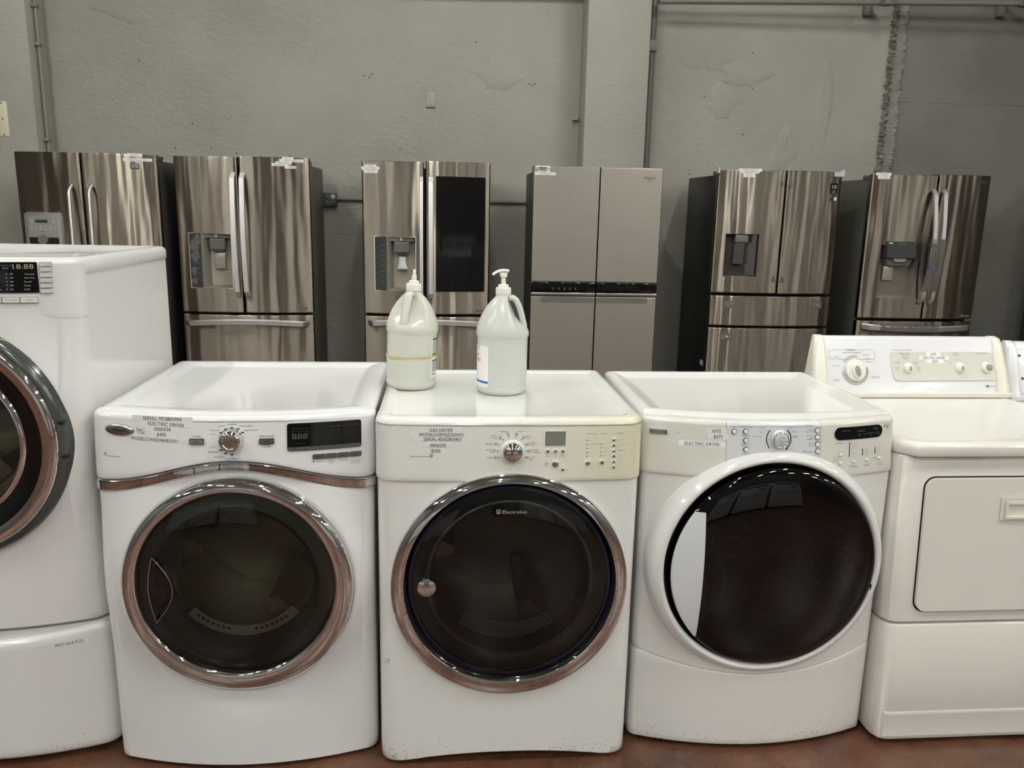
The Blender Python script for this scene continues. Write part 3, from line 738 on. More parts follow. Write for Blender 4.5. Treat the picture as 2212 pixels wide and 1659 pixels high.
    for i, (s1, s2) in enumerate((('Temperature', ''), ('Dryness Level', 'Wrinkle'), ('Damp Dry', 'Signal'), ('Cycle Signal', ''))):
        T(mb, s1, (x0+(x1-x0)*(i+2.5)/6, z0+0.0064), 0.0018, mpd, 0.017, off=0.0047)
        if s2: T(mb, s2, (x0+(x1-x0)*(i+2.5)/6, z0+0.0036), 0.0018, mpd, 0.01, off=0.0047)
    mb.build('printed_text', 'print_black', d)
    (x0, z1), (_q, z0), (x1, _q) = (0.1977, 0.8662), (0.1975, 0.8538), (0.3152, 0.8541)
    for i in range(4):
        xa, xb = x0+(x1-x0)*i/4, x0+(x1-x0)*(i+1)/4; dz = 0.0
        mb = MB(); plate(mb, xa+0.0003, xb-0.0003, z0+dz, z1+dz, mp, 0.004, 0.003, 6); o = mb.build('option_button', 'button_grey', t)
        mb = MB(); xm = (xa+xb)/2; plate(mb, xm-0.0045, xm+0.0045, (z0+z1)/2+dz-0.0007, (z0+z1)/2+dz+0.0007, mp, 0.0004, 0, 3, off=0.004); mb.build('lettering', 'print_black', o)
    return t
dryer_wave()

# ================================================================ dryer with the flat front and the big chrome dial
def dryer_dial():
    t = thing('dryer', 'white front-load gas dryer with round chrome dial, two jugs standing on its top', 'dryer', (0.168, 1.918, 0))
    b = Body(0.672, 0.66, 0.010, 0.055, 0.05, 0.82)
    cabinet(b, t, 'white_warm', 0.012, 0.95)
    arch = lambda x: 0.014+0.022*max(0, 1-(abs(x)/0.27)**2.2)
    polar_front(b, t, 'white_warm', 0.014, 0.94, 0.003, 0.522, 0.285, zlo=arch)
    R = 0.296; zc = 0.5205
    zl = lambda x: max(0.803, zc+math.sqrt(max(0, R*R-(x-0.003)**2)))
    wrap(b, t, 'console_yellowed', 'control_panel', zl, 0.962, roll=0.018, n=64)
    top_panel(b, t, 'white_warm', 0.96, [(0.001, 0.027, 0.0, 0.94), (0.0, 0.027, 0.0, 0.952), (0.003, 0.029, 0.003, 0.957), (0.012, 0.037, 0.012, 0.960), (0.030, 0.052, 0.040, 0.960), (0.036, 0.058, 0.046, 0.9555), (0.042, 0.064, 0.052, 0.9545)])
    c0, r0, c1, r1 = (0.003, 0.5205), 0.306, (0.0035, 0.5335), 0.262
    mb = MB(); rows = []
    for q, y in ((0.0, 0.02), (0.0, -0.004), (0.05, -0.010), (0.25, -0.016), (0.55, -0.020), (0.72, -0.0215), (0.76, -0.0205), (0.86, -0.010), (0.96, 0.002), (1.0, 0.006)):
        cx, cz, r = c0[0]+(c1[0]-c0[0])*q, c0[1]+(c1[1]-c0[1])*q, r0+(r1-r0)*q
        rows.append([(cx+r*math.cos(2*PI*k/120), y, cz+r*math.sin(2*PI*k/120)) for k in range(120)])
    mb.grid(rows, True); door = mb.build('door', 'chrome', t, 25)
    mb = MB(); mb.lathe([(0.263, 0.006), (0.262, -0.004), (0.258, -0.009), (0.252, -0.010), (0.25, -0.004)], c1[0], c1[1], 96); lab(mb.build('rim', 'navy', door), 'dark navy rim of the window')
    mb = MB(); mb.lathe([(0.253, -0.008), (0.235, -0.014), (0.18, -0.021), (0.09, -0.026), (0.0005, -0.028)], c1[0], c1[1], 96); mb.build('door_glass', 'glass_dark', door)
    mb = MB(); mb.lathe([(0.252, 0.0), (0.222, 0.004), (0.216, 0.01), (0.206, 0.012), (0.203, 0.03), (0.20, 0.07)], c1[0], c1[1], 96); lab(mb.build('inner_bezel', 'bezel_grey', door), 'dark ring behind the glass')
    mb = MB(); mb.lathe([(0.2165, 0.009), (0.2125, 0.0065), (0.2085, 0.010)], c1[0], c1[1], 96); mb.build('gasket', 'lcd', door)
    tub(t, c1[0], c1[1], 0.215, 0.05, 0.42)
    mb = MB(); pm = lambda x, z, o: (x, 0.075-o, z)
    for i in range(6): arc(mb, c1[0], c1[1]+0.06, 0.215+0.0075*i, 0.2185+0.0075*i, 238, 302, pm, 0.004, 24)
    mb.build('lint_grille', 'dial_grey', door)
    mb = MB(); kx, kz = (-0.2102, 0.5322); mb.lathe_cap([(0.0255, -0.006), (0.0255, -0.024), (0.023, -0.030), (0.016, -0.033), (0.006, -0.0342)], kx, kz, 48); mb.build('door_knob', 'chrome', door)
    g = lambda x, z, o: (x, -0.0215-o, z)
    mb = MB(); T(mb, 'Electrolux', (0.0097, 0.7307), 0.0095, g, 0.062); x, z = (-0.0312, 0.7311); rframe(mb, x-0.0055, x+0.0055, z-0.0055, z+0.0055, 0.001, 0.0012, g); arc(mb, x, z, 0.0018, 0.0030, 30, 330, g); mb.build('lettering', 'print_pale', door)
    b.out = 0.004; mp = b.mp
    for s, p, w, tw in (('GAS DRYER', (-0.1744, 0.9355), 0.0575, 0.102), ('MODELO:EIMGD55IIW2', (-0.1734, 0.9237), 0.109, 0.152), ('SERIAL:4D02803407', (-0.1707, 0.9123), 0.0945, 0.140), ('0006595', (-0.1825, 0.8970), 0.039, 0.065), ('$500', (-0.1878, 0.8830), 0.0222, 0.05)):
        sticker(t, s, p, 0.0086, w, mp, tw, 0.0115)
    mb = MB(); P = lambda s, p, c=0.0032, w=None, **k: T(mb, s, p, c, mp, w, **k)
    P('Perfect Steam', (-0.2283, 0.8688), 0.0042, 0.0435)
    x, z = (-0.1986, 0.8701)
    for dx, dz, r in ((-0.0030, 0.0, 0.0022), (0.0, 0.0016, 0.0026), (0.0030, 0.0, 0.0022)): arc(mb, x+dx, z+dz, r, r+0.0005, -20, 200, mp)
    for dx in (-0.002, 0, 0.002): plate(mb, x+dx-0.0003, x+dx+0.0003, z-0.0055, z-0.0018, mp, 0.0005, 0, 2)
    plate(mb, x-0.005, x+0.005, z-0.0016, z-0.0011, mp, 0.0005, 0, 2)
    for s, p, w in (('normal', (-0.0209, 0.9333), 0.018), ('casual', (0.0224, 0.9332), 0.0155), ('mixed', (-0.0440, 0.9221), 0.0145), ('load', (-0.0416, 0.9160), 0.0105), ('delicate', (-0.0560, 0.9011), 0.020), ('touch', (-0.0568, 0.8864), 0.0145), ('up', (-0.0514, 0.8803), 0.007), ('towels', (-0.0545, 0.8666), 0.017), ('fast', (0.0410, 0.9213), 0.0105), ('dry', (0.0404, 0.9155), 0.008), ('heavy', (0.0544, 0.9045), 0.0155), ('duty', (0.0525, 0.8987), 0.0115), ('bulky/', (0.0595, 0.8853), 0.0165), ('bedding', (0.0620, 0.8795), 0.020), ('time', (0.0515, 0.8672), 0.0115), ('dry', (0.0499, 0.8610), 0.008)):
        P(s, p, 0.0036, w)
    for px in ((-0.0095, 0.9258), (0.0115, 0.9258), (-0.0293, 0.9163), (-0.0394, 0.9011), (-0.0435, 0.8840), (-0.0396, 0.8663), (0.0294, 0.9169), (0.0397, 0.9001), (0.0441, 0.8830), (0.0401, 0.8652)):
        x, z = px; rframe(mb, x-0.003, x+0.003, z-0.003, z+0.003, 0.001, 0.0006, mp); plate(mb, x-0.0014, x+0.0014, z-0.0008, z+0.0008, mp, 0.0005, 0, 2)
    P('Temperature', (0.2016, 0.9257), 0.0027, 0.0245); P('Dryness', (0.2321, 0.9257), 0.0027, 0.0155); P('Options', (0.2744, 0.9261), 0.0027, 0.0145)
    P('my', (0.0905, 0.8720), 0.0024); P('favorite', (0.0906, 0.8679), 0.0024, 0.0125); P('time', (0.1094, 0.8718), 0.0024); P('dry', (0.1095, 0.8677), 0.0024); P('control', (0.1284, 0.8716), 0.0024, 0.011); P('lock', (0.1285, 0.8675), 0.0024)
    P('pause', (0.0884, 0.8462), 0.0026, 0.0105)
    mb.build('printed_text', 'print_grey', t)
    mb = MB(); T(mb, 'start', (0.0883, 0.8517), 0.0034, mp, 0.0105); T(mb, 'add steam', (0.2783, 0.8822), 0.0026, mp, 0.0185)
    for p in ((-0.0070, 0.9190), (0.0093, 0.9190), (-0.0215, 0.9116), (-0.0313, 0.8990), (-0.0348, 0.8827), (-0.0309, 0.8662), (0.0241, 0.9118), (0.0344, 0.8988), (0.0381, 0.8827), (0.0347, 0.8663), (0.1889, 0.9084), (0.1892, 0.8981), (0.1896, 0.8877), (0.1899, 0.8774), (0.1902, 0.8674), (0.2255, 0.8989), (0.2259, 0.8886), (0.2262, 0.8786), (0.2266, 0.8685)):
        disc(mb, p[0], p[1], 0.0014, mp, 0.0008, 10)
    mb.build('printed_text', 'print_black', t)
    mb = MB()
    for s, p, w in (('high', (0.1964, 0.9090), 0.0075), ('medium/high', (0.2063, 0.8996), 0.0225), ('medium', (0.2012, 0.8893), 0.0135), ('low', (0.1967, 0.8787), 0.006), ('air', (0.1960, 0.8687), 0.0045), ('max', (0.2331, 0.8995), 0.0075), ('normal', (0.2365, 0.8898), 0.012), ('less', (0.2334, 0.8795), 0.007), ('damp', (0.2352, 0.8698), 0.009), ('damp alert', (0.2768, 0.9099), 0.018), ('extended tumble', (0.2829, 0.8963), 0.0275), ('delicate heat', (0.2802, 0.8686), 0.0205), ('sanitize', (0.2759, 0.8541), 0.0125), ('chime', (0.2744, 0.8398), 0.0095), ('cancel', (0.1424, 0.8345), 0.011)):
        T(mb, s, p, 0.0022, mp, w)
    mb.build('printed_text', 'print_pale', t)
    cx, cz = (0.0023, 0.8812); y = mp(cx, cz, 0)[1]
    mb = MB(); mb.lathe_cap([(0.0305, 0), (0.0295, -0.004), (0.027, -0.005)], cx, cz, 64, y); k = mb.build('control_dial', 'button_white', t)
    mb = MB(); mb.lathe_cap([(0.0262, -0.004)]+[(0.026*math.cos(a)+0.0, -0.010-0.016*math.sin(a)) for a in (PI/2*i/12 for i in range(12))]+[(0.0005, -0.026)], cx, cz, 64, y); mb.build('dial_cap', 'chrome', k, 60)
    (x0, z1), (x1, z0) = (0.0830, 0.9333), (0.1362, 0.8959)
    mb = MB(); plate(mb, x0, x1, z0, z1, mp, 0.0015, 0.002); d = mb.build('display', 'button_white', t)
    mb = MB(); plate(mb, x0+0.001, x1-0.002, z0+0.0015, z1-0.001, mp, 0.0008, 0.0005, off=0.0015); mb.build('bezel', 'black_matt', d)
    mb = MB(); plate(mb, x0+0.002, x1-0.003, z0+0.0025, z1-0.002, mp, 0.0005, 0, off=0.0023); mb.build('screen', 'lcd', d)
    for p, r in (((0.0906, 0.8827), 0.0047), ((0.1095, 0.8825), 0.0047), ((0.1285, 0.8826), 0.0047), ((0.2578, 0.9098), 0.0042), ((0.2583, 0.8957), 0.0042), ((0.2589, 0.8815), 0.0042), ((0.2594, 0.8676), 0.0042), ((0.2600, 0.8533), 0.0042), ((0.2602, 0.8390), 0.0042), ((0.1932, 0.8510), 0.0064), ((0.2293, 0.8518), 0.0058), ((0.1104, 0.8487), 0.0085), ((0.1294, 0.8346), 0.0038)):
        mb = MB(); dome(mb, p[0], p[1], r+0.0016, 0.001, mp, flat=0.9); o = mb.build('push_button', 'button_white', t)
        mb = MB(); dome(mb, p[0], p[1], r, 0.004, mp, base=0.0008); mb.build('button_cap', 'chrome', o)
    # scuff on the corner of the front sheet
    mb = MB(); rg = random.Random(4)
    b.out = 0.0
    for i in range(16):
        x, z = (-0.3164, 0.3058); x += rg.uniform(-0.010, 0.008); z += rg.uniform(-0.008, 0.008); disc(mb, x, z, rg.uniform(0.0006, 0.0016), lambda x, z, o: (x, b.fx(x)-o+ (0.02 if abs(x) > 0.281 else 0)*((abs(x)-0.281)/0.055)**2, z), 0.0006, 6)
    mb.build('scuff_mark', 'print_grey', t)
    return t
dryer_dial()

# ================================================================ bowed dryer with black window
def dryer_bowed():
    t = thing('dryer', 'white bowed front-load dryer with black round window and white grip, price label $475', 'dryer', (0.870, 1.938, 0))
    b = Body(0.688, 0.645, 0.066, 0.020, 0.14, 0.80)
    cabinet(b, t, 'white_grubby', 0.012, 0.935)
    kick = lambda x: 0.234+0.056*(x/0.34)**2
    polar_front(b, t, 'white_grubby', 0.2, 0.93, 0.0, 0.553, 0.287, zlo=lambda x: kick(x)+0.002)
    wrap(b, t, 'white_grubby', 'kick_panel', 0.014, lambda x: kick(x)-0.002, out=0.0, n=48)
    R = 0.298; zc = 0.556
    zl = lambda x: max(0.798, zc+math.sqrt(max(0, R*R-(x+0.003)**2)))
    wrap(b, t, 'bone', 'control_panel', zl, 0.944, x1=-0.1405, roll=0.010, n=60)
    wrap(b, t, 'silver_white', 'control_panel', zl, 0.944, x0=-0.1395, x1=0.1085, roll=0.010, n=60)
    wrap(b, t, 'bone', 'control_panel', zl, 0.944, x0=0.1095, roll=0.010, n=60)
    top_panel(b, t, 'white_grubby', 0.965, [(0.001, 0.036, 0.0, 0.925), (0.0, 0.036, 0.0, 0.945), (0.002, 0.038, 0.002, 0.950), (0.008, 0.055, 0.010, 0.9555), (0.022, 0.070, 0.024, 0.9575), (0.030, 0.078, 0.032, 0.956), (0.062, 0.105, 0.060, 0.9445), (0.070, 0.112, 0.066, 0.9435)])
    cc, rc = (-0.004, 0.555), 0.309
    mb = MB(); mb.lathe([(0.328, 0.060), (0.324, 0.030), (0.316, 0.008), (0.308, -0.006), (0.300, -0.012), (0.294, -0.013), (0.289, -0.009), (0.286, 0.0), (0.286, 0.05)], cc[0], cc[1], 128)
    ring = mb.build('door_collar', 'white_plain', t, 60)
    mb = MB(); mb.lathe([(0.2865, 0.02), (0.2855, -0.001), (0.281, 0.004), (0.279, 0.02)], cc[0]+0.002, cc[1]-0.001, 96); mb.build('gasket', 'black_matt', ring)
    gx, gz = 0.004, 0.551
    mb = MB(); mb.lathe([(0.281, 0.012), (0.2805, -0.006)]+[(r, -0.010-0.029*math.sqrt(1-(r/0.2795)**2)) for r in (0.2794, 0.278, 0.274, 0.268, 0.26, 0.25, 0.235, 0.215, 0.19, 0.16, 0.12, 0.08, 0.04, 0.0005)], gx, gz, 128); door = mb.build('door', 'glass_black', t, 50)
    mb = MB(); mb.lathe([(0.278, 0.010), (0.2, 0.006), (0.0005, 0.0)], gx, gz, 64); mb.build('door_backing', 'black_matt', door)
    # white crescent grip
    prof = lambda r: -0.010-0.029*math.sqrt(max(0.0, 1-(min(r, 0.2795)/0.2795)**2))
    mb = MB(); n = 40; rows = [[], [], [], []]
    for k in range(n+1):
        z = 0.363+(0.716-0.363)*k/n; u = (z-0.5395)/0.1765; xr = -0.196+0.001*u-0.004*(1-u*u)+0.008*max(0, 1-u*u)
        xl = gx-math.sqrt(max(0, 0.2785**2-(z-gz)**2)); xl = min(xl, xr-0.001)
        for j, f in enumerate((0.0, 0.04, 0.97, 1.0)):
            x = xl+(xr-xl)*f; y = prof(math.hypot(x-gx, z-gz)); rows[j].append((x, y-(0.004 if 0 < j < 3 else 0.0), z))
    mb.grid(rows); mb.build('door_handle', 'silver_white', door)
    mb = MB(); n = 30; A = []
    for k in range(n+1):
        s = k/n; z = 0.40+0.28*s; A.append((-0.193, z, -0.193+0.062*math.sin(PI*s)))
    mb.grid([[(a[0]+(a[2]-a[0])*f, prof(math.hypot(a[0]+(a[2]-a[0])*f-gx, a[1]-gz))-0.0006-d, a[1]) for a in A] for f, d in ((0, 0), (0.3, 0.002), (0.8, 0.003), (1.0, 0.0))]); mb.build('grip_recess', 'black_gloss', door)
    x, z = (0.2818, 0.4902); mb = MB(); mb.box(0.279, 0.286, -0.012, 0.004, z-0.010, z+0.010, 0.001); mb.build('hinge_tab', 'black_matt', door)
    b.out = 0.004; mp = b.mp
    (x0, z1), (x1, z0) = (-0.3321, 0.9164), (-0.2881, 0.9018)
    mb = MB(); plate(mb, x0, x1, z0+0.002, z1-0.001, mp, 0.004, 0.002); bd = mb.build('badge', 'chrome_soft', t)
    mb = MB(); plate(mb, x0+0.004, x1-0.002, z0+0.004, z1-0.006, mp, 0.0006, 0.001, off=0.004); bf = mb.build('badge_face', 'button_strip', bd)
    mb = MB(); T(mb, 'Kenmore', ((x0+x1)/2, (z0+z1)/2-0.001), 0.0042, mp, 0.026, off=0.0052, slant=0.1); mb.build('lettering', 'print_pale', bd)
    for s, p, w, tw, bk in (('6592', (-0.1657, 0.9200), 0.0225, 0.050, 'sticker_clear'), ('$475', (-0.1616, 0.9053), 0.0225, 0.050, 'sticker_clear'), ('ELECTRIC DRYER', (-0.2005, 0.8845), 0.087, 0.118, 'sticker_white')):
        sticker(t, s, p, 0.0088, w, mp, tw, 0.0125, bk, rot=0.02)
    mb = MB(); P = lambda s, p, c=0.0032, w=None, **k: T(mb, s, p, c, mp, w, **k)
    for s, p, w, c in (('Power', (-0.1226, 0.9318), 0.0125, .003), ('TIMED CYCLES', (-0.0929, 0.9331), 0.033, .0034), ('Timed Dry', (-0.0909, 0.9103), 0.021, .0032), ('Express Dry', (-0.0901, 0.8872), 0.024, .0032), ('Touch Up', (-0.0894, 0.8640), 0.0195, .0032),
        ('Normal', (-0.0507, 0.9311), 0.0135, .003), ('Jeans', (-0.0535, 0.9211), 0.010, .003), ('Heavy Duty', (-0.0622, 0.9095), 0.0225, .003), ('Casual', (0.0247, 0.9317), 0.012, .003), ('Delicate', (0.0342, 0.9222), 0.0145, .003), ('Air Fluff', (0.0386, 0.9107), 0.0165, .003),
        ('OPTIONS', (0.0769, 0.9364), 0.0185, .0034), ('Wrinkle', (0.0807, 0.9265), 0.0135, .003), ('Guard 120', (0.0772, 0.9211), 0.020, .003), ('Damp Dry', (0.0791, 0.9109), 0.018, .003), ('Signal', (0.0835, 0.9053), 0.011, .003), ('Button', (0.0837, 0.8910), 0.0125, .003), ('Sounds', (0.0831, 0.8851), 0.0135, .003), ('Drum Light', (0.0796, 0.8691), 0.021, .003),
        ('MODIFIERS', (0.1660, 0.8868), 0.0215, .0036), ('Timed', (0.1520, 0.8520), 0.011, .003), ('Cycle', (0.1531, 0.8460), 0.009, .003), ('Adjust', (0.1517, 0.8408), 0.011, .003), ('Temperature', (0.2122, 0.8254), 0.020, .0026), ('Dryness Level', (0.2547, 0.8256), 0.020, .0026), ('Cycle Signal', (0.2973, 0.8253), 0.0165, .0026),
        ('High', (0.2055, 0.8850), 0.006, .0024), ('Medium High', (0.2146, 0.8777), 0.019, .0024), ('Medium', (0.2099, 0.8713), 0.0115, .0024), ('Low', (0.2065, 0.8644), 0.006, .0024), ('Extra Low', (0.2123, 0.8576), 0.0135, .0024), ('Air Dry', (0.2105, 0.8510), 0.010, .0024), ('More Dry', (0.2530, 0.8650), 0.0115, .0024), ('Normal', (0.2521, 0.8587), 0.0105, .0026), ('Less Dry', (0.2524, 0.8519), 0.0105, .0024), ('Loud', (0.2905, 0.8663), 0.0065, .0024), ('Soft', (0.2899, 0.8602), 0.005, .0024), ('Off', (0.2893, 0.8538), 0.004, .0024),
        ('More Time', (0.1699, 0.8640), 0.011, .002), ('Less Time', (0.1716, 0.8265), 0.011, .002), ('start of cycle', (0.0264, 0.8765), 0.0105, .002)): P(s, p, c, w)
    for p, w in (((0.0787, 0.9012), 0.017), ((0.2123, 0.8214), 0.026), ((0.2549, 0.8217), 0.016), ((0.2990, 0.8204), 0.014), ((0.0384, 0.9073), 0.012)): plate(mb, p[0]-w/2, p[0]+w/2, p[1]-0.0005, p[1]+0.0005, mp, 0.0005, 0, 3)
    p = (0.0646, 0.8702); arc(mb, p[0], p[1], 0.0014, 0.0020, 0, 360, mp, n=12)
    p = (0.1619, 0.8444); plate(mb, p[0]-0.0003, p[0]+0.0003, p[1]-0.008, p[1]+0.008, mp, 0.0005, 0, 2)
    mb.build('printed_text', 'print_grey', t)
    mb = MB(); T(mb, 'H', (0.3117, 0.9228), 0.0098, mp, 0.0068, slant=0.15); T(mb, 'E', (0.3208, 0.9190), 0.0078, mp, 0.0048, slant=0.15); T(mb, '3', (0.3256, 0.9261), 0.0042, mp, 0.0018)
    for p, q in (((0.1975, 0.8877), (0.1993, 0.8487)), ((0.2394, 0.8683), (0.2404, 0.8497)), ((0.2803, 0.8690), (0.2814, 0.8503))): plate(mb, p[0]-0.0012, p[0]+0.0012, q[1], p[1], mp, 0.0006, 0.0012, 2)
    p = (0.2806, 0.8396); disc(mb, p[0], p[1], 0.0016, mp)
    cx, cz = (-0.0034, 0.9027)
    arc(mb, cx, cz, 0.0335, 0.0355, 138, 222, mp, 0.0012); arc(mb, cx, cz, 0.0255, 0.0278, -52, 52, mp, 0.0012) if False else arc(mb, cx, cz, 0.0295, 0.0318, -52, 52, mp, 0.0012)
    p = (0.0166, 0.8773); disc(mb, p[0], p[1], 0.0026, mp, 0.001)
    mb.build('printed_text', 'print_black', t)
    y = mp(cx, cz, 0)[1]
    mb = MB(); mb.lathe_cap([(0.0248, 0), (0.0242, -0.005), (0.0225, -0.008), (0.0205, -0.0085)], cx, cz, 64, y); k = mb.build('control_dial', 'silver_white', t)
    mb = MB(); mb.lathe([(0.0205, -0.008), (0.0205, -0.0135), (0.0195, -0.0145), (0.0185, -0.0135)], cx, cz, 64, y); mb.build('dial_ring', 'chrome_soft', k)
    mb = MB(); mb.lathe_cap([(0.0187, -0.008), (0.0187, -0.0130), (0.0175, -0.0138), (0.0005, -0.0142)], cx, cz, 64, y); f = mb.build('dial_face', 'silver_white', k)
    g = lambda x, z, o: (x, y-0.0143-o, z)
    mb = MB(); T(mb, 'START', (cx, cz+0.0065), 0.0036, g, 0.012); T(mb, 'STOP', (cx, cz-0.009), 0.003, g, 0.009); plate(mb, cx-0.018, cx+0.018, cz-0.0028, cz-0.0022, g, 0.0003, 0, 4)
    q = [(0, 0.0135), (0.0115, 0.0055), (0, -0.0018), (-0.0115, 0.0055)]; mb.grid([[g(cx+a, cz+c, 0.0005) for a, c in q], [g(cx+a*0.92, cz+0.0055+(c-0.0055)*0.92, 0.0005) for a, c in q]], True); mb.build('dial_text', 'print_grey', k)
    for p in ((-0.1215, 0.9198), (-0.0926, 0.9210), (-0.0912, 0.8979), (-0.0901, 0.8747), (0.0994, 0.9232), (0.1005, 0.9054), (0.1017, 0.8869), (0.1028, 0.8694)):
        mb = MB(); dome(mb, p[0], p[1], 0.0075, 0.0015, mp, flat=0.85); o = mb.build('push_button', 'black_matt', t)
        mb = MB(); dome(mb, p[0], p[1], 0.0057, 0.004, mp, base=0.0012, flat=0.6); mb.build('button_cap', 'button_white', o)
    for p in ((0.1698, 0.8566), (0.1708, 0.8361), (0.2124, 0.8371), (0.2536, 0.8382), (0.2938, 0.8390)):
        mb = MB(); dome(mb, p[0], p[1], 0.0054, 0.001, mp, flat=0.9); o = mb.build('push_button', 'print_grey', t)
        mb = MB(); dome(mb, p[0], p[1], 0.0048, 0.0036, mp, base=0.0008, flat=0.6); mb.build('button_cap', 'button_white', o)
    (x0, _q), (x1, _q), (_q, z1), (_q, z0) = (0.1505, 0.9118), (0.3014, 0.9083), (0.2214, 0.9285), (0.2231, 0.8955)
    mb = MB(); mpd = mp; plate(mb, x0, x1, z0, z1, mpd, 0.002, (z1-z0)/2, 16); d = mb.build('display', 'black_gloss', t)
    mb = MB()
    for s, fx, fz, c, w in (('CYCLE STATUS', 0.53, 0.62, 0.0036, 0.0255), ('ESTIMATED TIME REMAINING', 0.22, 0.72, 0.0018, 0.028), ('Drum Light', 0.84, 0.78, 0.002, 0.013), ('Controls Locked', 0.84, 0.66, 0.002, 0.017), ('Sensing', 0.50, 0.36, 0.0022, 0.008), ('Dry', 0.60, 0.36, 0.0022, 0.006), ('Damp', 0.67, 0.38, 0.0022, 0.008), ('Wrinkle Guard Cool Down', 0.82, 0.40, 0.002, 0.034), ('Wet', 0.50, 0.24, 0.002, 0.007), ('Done', 0.75, 0.26, 0.002, 0.007), ('Check Lint', 0.90, 0.26, 0.002, 0.012)):
        T(mb, s, (x0+(x1-x0)*fx, z0+(z1-z0)*fz), c, mpd, w, off=0.0026)
    mb.build('lettering', 'print_teal', d)
    # scuff on the bone plate
    mb = MB(); rg = random.Random(2)
    for i in range(12):
        x, z = (-0.2567, 0.9106); x += rg.uniform(-0.014, 0.014); z += rg.uniform(-0.002, 0.002); disc(mb, x, z, rg.uniform(0.0004, 0.0012), mp, 0.0006, 6)
    mb.build('scuff_mark', 'dial_grey', t)
    return t
dryer_bowed()

